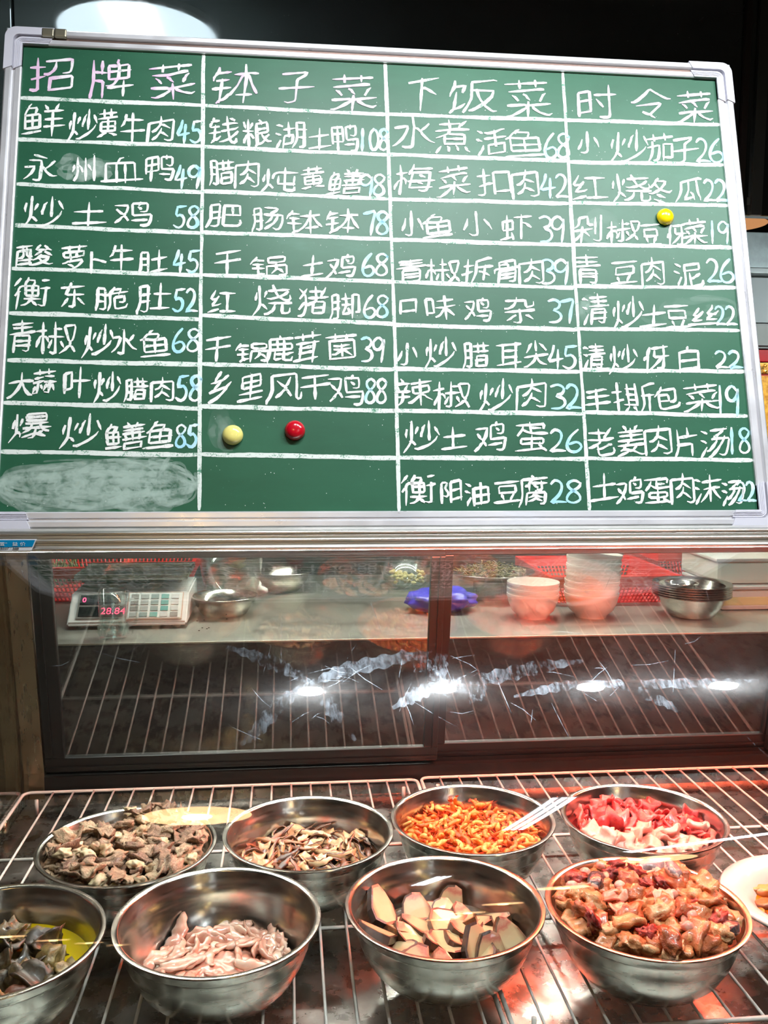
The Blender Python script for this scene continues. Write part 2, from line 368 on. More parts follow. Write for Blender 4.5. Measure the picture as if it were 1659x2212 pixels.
disc_lamp(2.87, 5.85, 0.25, 'dim', 'amber wooden disc lamp under the kitchen ceiling past the board edge')
disc_lamp(-0.35, -1.14, 0.22, 'amber', 'amber disc lamp mirrored in the curved glass over the beef bowl')
for y, n in ((-3.55, 'first'), (-5.95, 'second'), (-8.4, 'third'), (-10.6, 'fourth'), (-12.9, 'fifth')):
    disc_lamp(2.32, y, 0.24, 'amber', 'amber disc lamp of the nearer row mirrored over the pork bowls, %s from the counter' % n)
for y, n in ((-10.8, 'first'), (-13.4, 'second'), (-16.2, 'third'), (-19.4, 'fourth')):
    disc_lamp(-3.5, y, 0.26, 'amber', 'amber disc lamp of the farther row mirrored over the broth, %s from the counter' % n)
M_TUBE = simple('led_strip', (1, 1, 1, 1), 0.4, emit=(0.80, 0.87, 1, 1), estr=17)
def linear_lamp(a, b, label):
    a = Vector(a); b = Vector(b); c = (a + b) / 2; L = (b - a).length; ang = atan2(b.y - a.y, b.x - a.x)
    t = root('linear_lamp', label, 'ceiling lamp', (c.x, c.y, CEIL - 0.05), (0, 0, ang))
    obj('housing', box(-L / 2, L / 2, -.06, .06, 0, .05, bev=0.004), M_RIM, t)
    for k in (-1, 0, 1): obj('led_strip', box(-L / 2 + .02, L / 2 - .02, k * .038 - .011, k * .038 + .011, -.006, -.0005), M_TUBE, t)
linear_lamp((1.03, -1.85, 0), (1.09, -0.98, 0), 'white triple strip ceiling lamp mirrored as a streak across the shrimp bowl')
linear_lamp((0.93, -4.80, 0), (1.03, -4.05, 0), 'white triple strip ceiling lamp mirrored as a short streak over the bacon')
linear_lamp((1.92, -3.02, 0), (2.75, -2.1, 0), 'slanting white triple strip ceiling lamp mirrored as a band over the oval dish')

def text_mesh(name, cu):
    tmp = bpy.data.objects.new('tmp', cu); COL.objects.link(tmp); bpy.context.view_layer.update()
    me = bpy.data.meshes.new_from_object(tmp.evaluated_get(bpy.context.evaluated_depsgraph_get())); bpy.data.objects.remove(tmp)
    o = bpy.data.objects.new(name, me); COL.objects.link(o); return o

# ---------------------------------------------------------------- display case
RACK = 0.9016      # wire centre height
X0, X1 = -0.505, 1.30
case = root('display_case', 'stainless steel glass-fronted refrigerated display case full of food bowls', 'display case', (0, 0, 0))
M_CABW = simple('cabinet_white', rgb(200, 200, 196), 0.4)
PAN = RACK - 0.030
DL = radians(9.5)      # the rear sliding doors lean in towards the top
obj('base_cabinet', box(X0, X1, 0.93, 1.80, 0.08, PAN - 0.012, bev=0.004), M_STEEL, case)
obj('plinth', box(X0 + .03, X1 - .03, 0.98, 1.76, 0.0, 0.08), M_GASKET, case)
obj('floor_pan', prism([(0.915, PAN - .012), (1.765, PAN - .012), (1.765, PAN + .018), (1.760, PAN + .018), (1.752, PAN), (0.93, PAN), (0.922, PAN + .02), (0.915, PAN + .02)], X0 + .004, X1 - .004), M_PAN, case)
# curved front glass
def glass_profile(a0=24.0, Ls=0.10, R=0.54, Y0=1.322, Z0=1.432, zend=0.874, n=40):
    a0 = radians(a0); P = [(Y0, Z0), (Y0 - Ls * cos(a0), Z0 - Ls * sin(a0))]; y, z = P[-1]; da = (pi / 2 - a0) / n; N = [a0, a0]
    for i in range(n):
        f = a0 + da * (i + .5); y -= R * cos(f) * da; z -= R * sin(f) * da; P.append((y, z)); N.append(a0 + da * (i + 1))
    P.append((y, zend)); N.append(pi / 2)
    return P, N
GP, GN = glass_profile()
inner = [(y + .005 * sin(a), z - .005 * cos(a)) for (y, z), a in zip(GP, GN)]
bm = bmesh.new(); cols = []
for x in (X0 + .006, X1 - .006):
    cols.append([[bm.verts.new((x, y, z)) for y, z in GP], [bm.verts.new((x, y, z)) for y, z in inner]])
n = len(GP)
for s in (0, 1):
    for i in range(n - 1): bm.faces.new((cols[0][s][i], cols[0][s][i + 1], cols[1][s][i + 1], cols[1][s][i]))
for c in (0, 1):
    for i in range(n - 1): bm.faces.new((cols[c][0][i], cols[c][0][i + 1], cols[c][1][i + 1], cols[c][1][i]))
for i in (0, n - 1): bm.faces.new((cols[0][0][i], cols[1][0][i], cols[1][1][i], cols[0][1][i]))
bmesh.ops.recalc_face_normals(bm, faces=bm.faces[:])
me = bpy.data.meshes.new('front_glass'); bm.to_mesh(me); bm.free(); autosmooth(me, 30)
FG = obj('front_glass', me, M_GLASS, case)
# grease wiped over the glass: thin films along the glass surface, where the photograph shows smears
def glass_hit(px, py, off=0.0004):
    d = pix(px, py)
    for i in range(n - 1):
        (y1, z1), (y2, z2) = GP[i], GP[i + 1]; ey, ez = y2 - y1, z2 - z1
        den = d.y * ez - d.z * ey
        if abs(den) < 1e-9: continue
        t = (y1 * ez - (z1 - CZ) * ey) / den
        u = ((d.y * t - y1) * ey + (CZ + d.z * t - z1) * ez) / (ey * ey + ez * ez)
        if -1e-6 <= u <= 1 + 1e-6 and t > 0:
            a = GN[i] * (1 - u) + GN[i + 1] * u
            return CAMP + d * t + Vector((0, -sin(a), cos(a))) * off
def smear_mat(name, w, rough):
    m = bpy.data.materials.new(name); m.use_nodes = True; nt = m.node_tree; nt.nodes.clear()
    out = nt.nodes.new('ShaderNodeOutputMaterial'); tr = nt.nodes.new('ShaderNodeBsdfTransparent'); gl = nt.nodes.new('ShaderNodeBsdfGlossy'); gl.inputs['Roughness'].default_value = rough
    gl.inputs['Color'].default_value = (.75, .88, 1, 1)
    n1 = tex(nt, 'Noise', 180, 6, 0.75, stretch=(1, .35, .35)); n2 = tex(nt, 'Noise', 24, 3, 0.6)
    mu = nt.nodes.new('ShaderNodeMath'); mu.operation = 'MULTIPLY'; nt.links.new(n1.outputs['Fac'], mu.inputs[0]); nt.links.new(n2.outputs['Fac'], mu.inputs[1])
    mr = nt.nodes.new('ShaderNodeMapRange'); mr.inputs['From Min'].default_value = .20; mr.inputs['From Max'].default_value = .38; mr.inputs['To Min'].default_value = 0; mr.inputs['To Max'].default_value = w
    nt.links.new(mu.outputs[0], mr.inputs[0])
    mx = nt.nodes.new('ShaderNodeMixShader'); nt.links.new(mr.outputs[0], mx.inputs[0]); nt.links.new(tr.outputs[0], mx.inputs[1]); nt.links.new(gl.outputs[0], mx.inputs[2]); nt.links.new(mx.outputs[0], out.inputs[0])
    return m
M_SMEAR = smear_mat('grease_smear', 0.085, 0.33)
def film(paths, width, m, name):
    bm = bmesh.new()
    for P in paths:
        n_ = len(P) * 8; pts = []
        for i in range(n_ + 1):
            s = i / n_ * (len(P) - 1); k = min(int(s), len(P) - 2); f = s - k
            pts.append((P[k][0] * (1 - f) + P[k + 1][0] * f, P[k][1] * (1 - f) + P[k + 1][1] * f))
        prev = None
        for i, (x, y) in enumerate(pts):
            a, b2 = pts[max(0, i - 1)], pts[min(n_, i + 1)]; dx, dy = b2[0] - a[0], b2[1] - a[1]; l = sqrt(dx * dx + dy * dy) + 1e-6
            w = width * (0.25 + 0.75 * sin(pi * min(1, (i + .5) / n_ * 1.02))) * (1 + .25 * sin(i * 1.7))
            q = []
            for s in (-1, 1): q.append(bm.verts.new(glass_hit(x - dy / l * w * s, y + dx / l * w * s)))
            if prev: bm.faces.new((prev[0], prev[1], q[1], q[0]))
            prev = q
    bmesh.ops.recalc_face_normals(bm, faces=bm.faces[:])
    return obj(name, bm, m, case, smooth=True)
film([[(672, 1476), (610, 1440), (560, 1420), (490, 1398)], [(672, 1476), (740, 1448), (850, 1425), (960, 1408)], [(672, 1476), (700, 1510), (735, 1560), (768, 1600)], [(672, 1476), (610, 1515), (550, 1585), (520, 1610)]], 15, M_SMEAR, 'grease_smear')
film([[(957, 1475), (900, 1500), (848, 1530)], [(957, 1475), (920, 1440), (865, 1405)], [(957, 1475), (1060, 1465), (1170, 1440), (1260, 1428)], [(957, 1475), (1040, 1495), (1010, 1520)], [(957, 1475), (950, 1420), (935, 1390)]], 15, M_SMEAR, 'grease_smear')
film([[(1280, 1473), (1200, 1485), (1110, 1505)], [(1280, 1473), (1360, 1485), (1440, 1520), (1480, 1545)], [(1280, 1473), (1400, 1478), (1560, 1476), (1640, 1470)]], 10, M_SMEAR, 'grease_smear')
# fine scratches
sc_ = []
for k in range(70):
    x = rnd.uniform(80, 1640); y = rnd.uniform(1230, 1650); a = rnd.gauss(0.1, 0.9); l = rnd.uniform(20, 110)
    if rnd.random() < .5: x, y = rnd.choice([(672, 1476), (957, 1475), (1280, 1473)]); x += rnd.gauss(0, 70); y += rnd.gauss(0, 40)
    sc_.append([(x, y), (x + cos(a) * l * .5, y + sin(a) * l * .5 + rnd.uniform(-6, 6)), (x + cos(a) * l, y + sin(a) * l)])
film(sc_, 0.8, smear_mat('glass_scratch', 0.22, 0.4), 'scratches')

# side pane, back-corner posts, top rail, top panel
def side(x, nm='side_glass'):
    prof_ = [(y, z) for y, z in GP[1:]] + [(1.755, 0.874), (1.755, 1.432), (1.31, 1.432)]
    obj(nm, prism(prof_, x, x + .005), M_SIDEG, case)
side(X0 - .001); side(X1 - .004)
def post(x0, x1):
    k_ = (1.433 - .934) * math.tan(DL)
    obj('corner_post', prism([(1.757, PAN), (1.757, .934), (1.757 - k_, 1.433), (1.80 - k_, 1.433), (1.80, .934), (1.80, PAN)], x0, x1), M_POST, case)
post(-0.503, -0.465); post(1.262, 1.298)
obj('corner_post', box(-0.542, -0.507, 1.735, 1.80, 0.60, 1.433, bev=.002), M_POST, case)
obj('side_sill', box(-0.56, -0.506, 0.94, 1.80, 0.80, 0.885, bev=.002), M_STEEL, case)
# rail: stepped polished extrusion
railp = [(1.335, 1.4275), (1.335, 1.4475), (1.352, 1.4475), (1.352, 1.4570), (1.330, 1.4570)]
def ridge(z0, z1, depth, yb=1.322, n_=7):      # one rounded rib of the extrusion, from top to bottom
    return [(yb - depth * sin(pi * k / n_), z1 + (z0 - z1) * k / n_) for k in range(n_ + 1)]
for z0, z1, dp_ in ((1.4515, 1.4568, .0028), (1.4468, 1.4508, .0012), (1.4405, 1.4462, .0034), (1.4368, 1.4400, .0010), (1.4275, 1.4362, .0040)): railp += ridge(z0, z1, dp_)
obj('top_rail', prism(railp, -0.85, 1.45), M_RAIL, case)
obj('top_panel', box(-0.85, 1.45, 1.352, 1.815, 1.432, 1.4475), M_STEEL, case)
obj('neighbour_side', box(-1.6, -0.60, 1.78, 1.80, 0.60, 1.433), M_POST, case, label='steel back panel beyond the corner post')
# red meat lamp hidden under the top panel at the back
M_RED = simple('red_tube', (1, .2, .12, 1), 0.4, emit=(1.0, 0.115, 0.05, 1), estr=300)
M_PINK = simple('white_tube', (1, .9, .8, 1), 0.4, emit=(1.0, 0.92, 0.82, 1), estr=60)
lt = root('tube_lamp', 'red tinted tube lamp fixed under the top of the display case', 'tube lamp', (0.80, 1.53, 1.432))
obj('housing', box(-.56, .56, -.018, .018, -.012, 0, bev=.001), M_RIM, lt)
obj('tube', tube([(-.54, 0, -.022), (.54, 0, -.022)], 0.009, 12), M_RED, lt, smooth=True)
lt = root('tube_lamp', 'warm white tube lamp fixed under the top of the display case', 'tube lamp', (-0.12, 1.55, 1.432))
obj('housing', box(-.32, .30, -.018, .018, -.012, 0, bev=.001), M_RIM, lt)
obj('tube', tube([(-.30, 0, -.022), (.28, 0, -.022)], 0.007, 12), M_PINK, lt, smooth=True)

lt = root('tube_lamp', 'added white fill tube hidden behind the front rail of the display case', 'tube lamp', (0.38, 1.352, 1.432))  # unseen tube added to brighten the bowl fronts and the food
obj('housing', box(-.84, .84, -.010, .014, -.003, 0), M_RIM, lt)
obj('tube', tube([(-.82, 0.001, -.0062), (.82, 0.001, -.0062)], 0.003, 10), simple('front_fill_tube', (1, 1, 1, 1), .4, emit=(.95, 1, .93, 1), estr=95), lt, smooth=True)
obj('kick_panel', box(X0, X1, 0.895, 0.914, 0.10, PAN + .028, bev=.002), M_STEEL, case)
# fill lamp added out of sight behind the board to brighten the kitchen table
lt = root('pass_fill_lamp', 'added long white fill lamp hidden behind the chalkboard over the kitchen table', 'lamp', (0.45, 2.58, 1.98))
obj('lamp_shade', prism([(-.06, 0), (-.05, .03), (.05, .03), (.06, 0), (.055, 0), (.045, .025), (-.045, .025), (-.055, 0)], -.85, .85), M_RIM, lt)
obj('tube', tube([(-.8, 0, .008), (.8, 0, .008)], .013, 12), simple('pass_fill_tube', (1, 1, 1, 1), .4, emit=(1, .97, .9, 1), estr=170), lt, smooth=True)
for x in (-.7, .7): obj('wall_bracket', tube([(x, 0, .03), (x, 0, .05), (x, .29, .05), (x, .29, .27)], .005, 8), M_RIM, lt)

lt = root('hood_fill_lamp', 'added bare white fill tube out of view by the bulkhead, lighting the hood', 'lamp', (2.25, 2.80, 2.10))  # added outside the frame to light the hood and cupboard faces
obj('housing', box(-.5, .5, -.02, .05, .02, .14, bev=.003), M_RIM, lt)
obj('tube', tube([(-.48, .01, 0), (.48, .01, 0)], .012, 12), simple('hood_fill_tube', (1, 1, 1, 1), .4, emit=(.9, .97, 1, 1), estr=70), lt, smooth=True)

# sliding doors at the back
obj('door_track', prism([(1.757, PAN + .018), (1.80, PAN + .018), (1.80, .934), (1.775, .934), (1.775, .926), (1.757, .926)], -0.465, 1.262), M_BLACKF, case)
obj('door_track', box(-0.465, 1.262, 1.685, 1.74, 1.385, 1.432), M_BLACKF, case)
def sliding_door(x0, x1, y, lw=.042, rw=.042, lab=None):
    t = bpy.data.objects.new('sliding_door', None); COL.objects.link(t); t.parent = case
    t.location = (0, y, .934); t.rotation_euler = (DL, 0, 0)
    z0, z1, bh, th = 0.0, .462, .030, .030
    y = 0.0; yb = y + .014
    fr = bmesh.new()
    for q in ((x0, x1, z0, z0 + bh), (x0, x1, z1 - th, z1)): add_box(fr, q[0], q[1], y, yb, q[2], q[3], bev=.002)
    add_box(fr, x0, x0 + lw, y, yb, z0 + bh, z1 - th, bev=.002); add_box(fr, x1 - rw, x1, y, yb, z0 + bh, z1 - th, bev=.002)
    # raised ribs along the frame
    add_box(fr, x0, x1, y - .003, y, z0 + .008, z0 + .012); add_box(fr, x0 + lw * .35, x0 + lw * .42, y - .003, y, z0 + bh, z1 - th); add_box(fr, x1 - rw * .42, x1 - rw * .35, y - .003, y, z0 + bh, z1 - th)
    obj('door_frame', fr, M_BLACKF, t)
    obj('door_pane', box(x0 + lw - .003, x1 - rw + .003, y + .004, y + .008, z0 + bh - .003, z1 - th + .003), M_DOORG, t)
    return t
sliding_door(-0.463, 0.300, 1.760, .038, .028)
sliding_door(0.284, 1.03, 1.777, .034, .034)
d_ = bpy.data.objects.new('sliding_door', None)
sliding_door(1.0, 1.262, 1.760, .03, .03)
bpy.data.objects.remove(d_)
# levelling bolt at the back corner
obj('drain_bolt', lathe([(0, .006), (.010, .006), (.012, .003), (.012, 0)], 20), M_POST, case, loc=(-0.500, 1.62, PAN + .02), rot=(0, radians(90), 0), smooth=True)

# ---------------------------------------------------------------- wire racks
def rack(x0, x1, y0, y1, label, xs, ybars):
    t = root('wire_rack', label, 'wire rack', (0, 0, RACK), group=None)
    r = 0.014; P = []
    for (cx, cy, a0) in ((x1 - r, y1 - r, 0), (x0 + r, y1 - r, 90), (x0 + r, y0 + r, 180), (x1 - r, y0 + r, 270)):
        for k in range(6):
            a = radians(a0 + k * 18); P.append((cx + r * cos(a), cy + r * sin(a), 0))
    obj('rim_wire', tube(P, .0032, 8, closed=True), M_WIRE, t, smooth=True)
    for yb in ybars: obj('cross_bar', tube([(x0, yb, -.0045), (x1, yb, -.0045)], .0030, 8), M_WIRE, t, smooth=True)
    me = None
    for x in xs:
        if me is None:
            o = obj('wire', tube([(0, y0, 0), (0, y1, 0)], .0021, 6), M_WIRE, t, loc=(x, 0, 0), smooth=True); me = o.data
        else:
            o = bpy.data.objects.new('wire', me); COL.objects.link(o); o.parent = t; o.location = (x, 0, 0)
    for k in range(0):
        pass
    feet = [(x0 + .03, y0 + .03), (x1 - .03, y0 + .03), (x0 + .03, y1 - .03), (x1 - .03, y1 - .03)]
    for fx, fy in feet:
        obj('foot', tube([(fx, fy, -.002), (fx, fy, -.0298)], .0035, 8), M_WIRE, t, smooth=True)
rack(-0.499, 0.257, 0.972, 1.744, 'white coated wire rack on the case floor under the beef and mushroom bowls', [-0.4448 + .0377 * i for i in range(19)], [1.234, 1.481])
rack(0.266, 1.03, 0.982, 1.752, 'white coated wire rack on the case floor under the pork and shrimp bowls', [0.266 + .0385 * i for i in range(1, 20)], [1.232, 1.490])

# ---------------------------------------------------------------- chalkboard
BO = Vector((-0.41884, 1.37832, 1.47769)); LEAN = radians(16.553); BW, BH = 1.1650, 0.7650
BU = Vector((0, sin(LEAN), cos(LEAN))); BN = Vector((0, -cos(LEAN), sin(LEAN)))
# local frame: x right, y up the board, z out of the board
board = root('chalkboard', 'green menu chalkboard in an aluminium frame standing on the display case', 'chalkboard')
board.matrix_world = Matrix((Vector((1, 0, 0)), BU, BN)).transposed().to_4x4() ; board.location = BO
board.rotation_euler = (pi / 2 - LEAN, 0, 0)
def bpix(px, py):
    d = pix(px, py); t = (BO - CAMP).dot(BN) / d.dot(BN); q = CAMP + d * t - BO
    return (q.x, q.dot(BU))
obj('writing_surface', box(-.004, BW + .004, -.004, BH + .004, -.012, 0.0), M_BOARD, board)
obj('backing_sheet', box(-.02, BW + .02, -.02, BH + .02, -.018, -.0125), simple('board_back', rgb(150, 150, 150), .5, metal=.6), board)
FW = 0.025
railprof = [(0, -.014), (0, .004), (.002, .0055), (.009, .0055), (.010, .0035), (.0135, .0035), (.0145, .008), (.016, .0095), (.023, .0095), (FW, .008), (FW, -.014)]  # (outward distance, height)
grvprof = [(.0098, .0030), (.0098, .0042), (.0137, .0042), (.0137, .0030)]
def frame_rail(side_, m, prof_, nm):
    bm = bmesh.new(); A = []
    for s in (0, 1):
        ring = []
        for d, h in prof_:
            if side_ == 'top': p = (-.0 - d if s == 0 else BW + d, BH + d, h)
            elif side_ == 'bottom': p = (-d if s == 0 else BW + d, -d, h)
            elif side_ == 'left': p = (-d, -d if s == 0 else BH + d, h)
            else: p = (BW + d, -d if s == 0 else BH + d, h)
            ring.append(bm.verts.new(p))
        A.append(ring)
    k = len(prof_)
    for i in range(k): bm.faces.new((A[0][i], A[0][(i + 1) % k], A[1][(i + 1) % k], A[1][i]))
    bm.faces.new(A[0]); bm.faces.new(A[1][::-1]); bmesh.ops.recalc_face_normals(bm, faces=bm.faces[:])
    return obj(nm, bm, m, board)
for s in ('top', 'bottom', 'left', 'right'):
    frame_rail(s, M_ALU, railprof, 'frame_rail')
    if s == 'top': frame_rail(s, M_FRAMEGAP, grvprof, 'frame_groove')
def corner_cap(cx, cy, sx, sy):
    """rounded L of plastic over the mitre, stepped like the rails"""
    t = bpy.data.objects.new('corner_cap', None); COL.objects.link(t); t.parent = board; t.location = (cx, cy, 0); t.scale = (1, 1, 1)
    def L(d0, d1, h0, h1, leg, nm, m):
        # outer and inner edge from the top leg end round to the side leg end, point for point
        def edge(d, leg_, r): return [(leg_, d)] + [(-(d - r) - r * sin(radians(90 * k / 8)), (d - r) + r * cos(radians(90 * k / 8))) for k in range(9)] + [(-d, -leg_)]
        o = [(x * sx, y * sy) for x, y in edge(d1, leg, min(d1, .018))]; i_ = [(x * sx, y * sy) for x, y in edge(d0, leg - (.006 if d0 < .02 else 0), min(d0 + .0001, .010))]
        bm = bmesh.new(); g = [[bm.verts.new((x, y, h)) for x, y in q] for q, h in ((i_, h0), (i_, h1), (o, h1), (o, h0))]
        for k in range(len(o) - 1):
            for a_, b_ in ((0, 1), (1, 2), (2, 3), (3, 0)): bm.faces.new((g[a_][k], g[a_][k + 1], g[b_][k + 1], g[b_][k]))
        for k in (0, -1): bm.faces.new([g[q][k] for q in range(4)])
        bmesh.ops.recalc_face_normals(bm, faces=bm.faces[:])
        obj(nm, bm, m, t)
    L(.0135, .0265, -.015, .0112, .050, 'cap_shell', M_CAP)
    L(.0, .0118, -.015, .0072, .046, 'cap_ridge', M_CAP)
    L(.0115, .0138, -.015, .0045, .047, 'cap_groove', M_CAP)
    for q in (.003, .0055, .008): L(q, q + .0008, .0072, .0082, .044, 'cap_ridge', M_CAP)
corner_cap(0, BH, 1, 1); corner_cap(BW, BH, -1, 1); corner_cap(0, 0, 1, -1); corner_cap(BW, 0, -1, -1)
# brass-coloured hanging clips on the top rail
M_CLIP = simple('clip_metal', rgb(176, 170, 148), 0.35, metal=0.9)
for px in (107, 134):
    u = bpix(px, 85)[0]; obj('hanging_clip', box(u - .0095, u + .0095, BH + .0115, BH + .0255, .004, .0125, bev=.002), M_CLIP, board)
for x in (.2, BW - .2):
    q = bmesh.new(); tube([(x, BH * .86, -.02), (x, -.018 + .10, -.115), (x, .012, -.125)], .008, 8, q); obj('rear_strut', q, M_ALU, board)

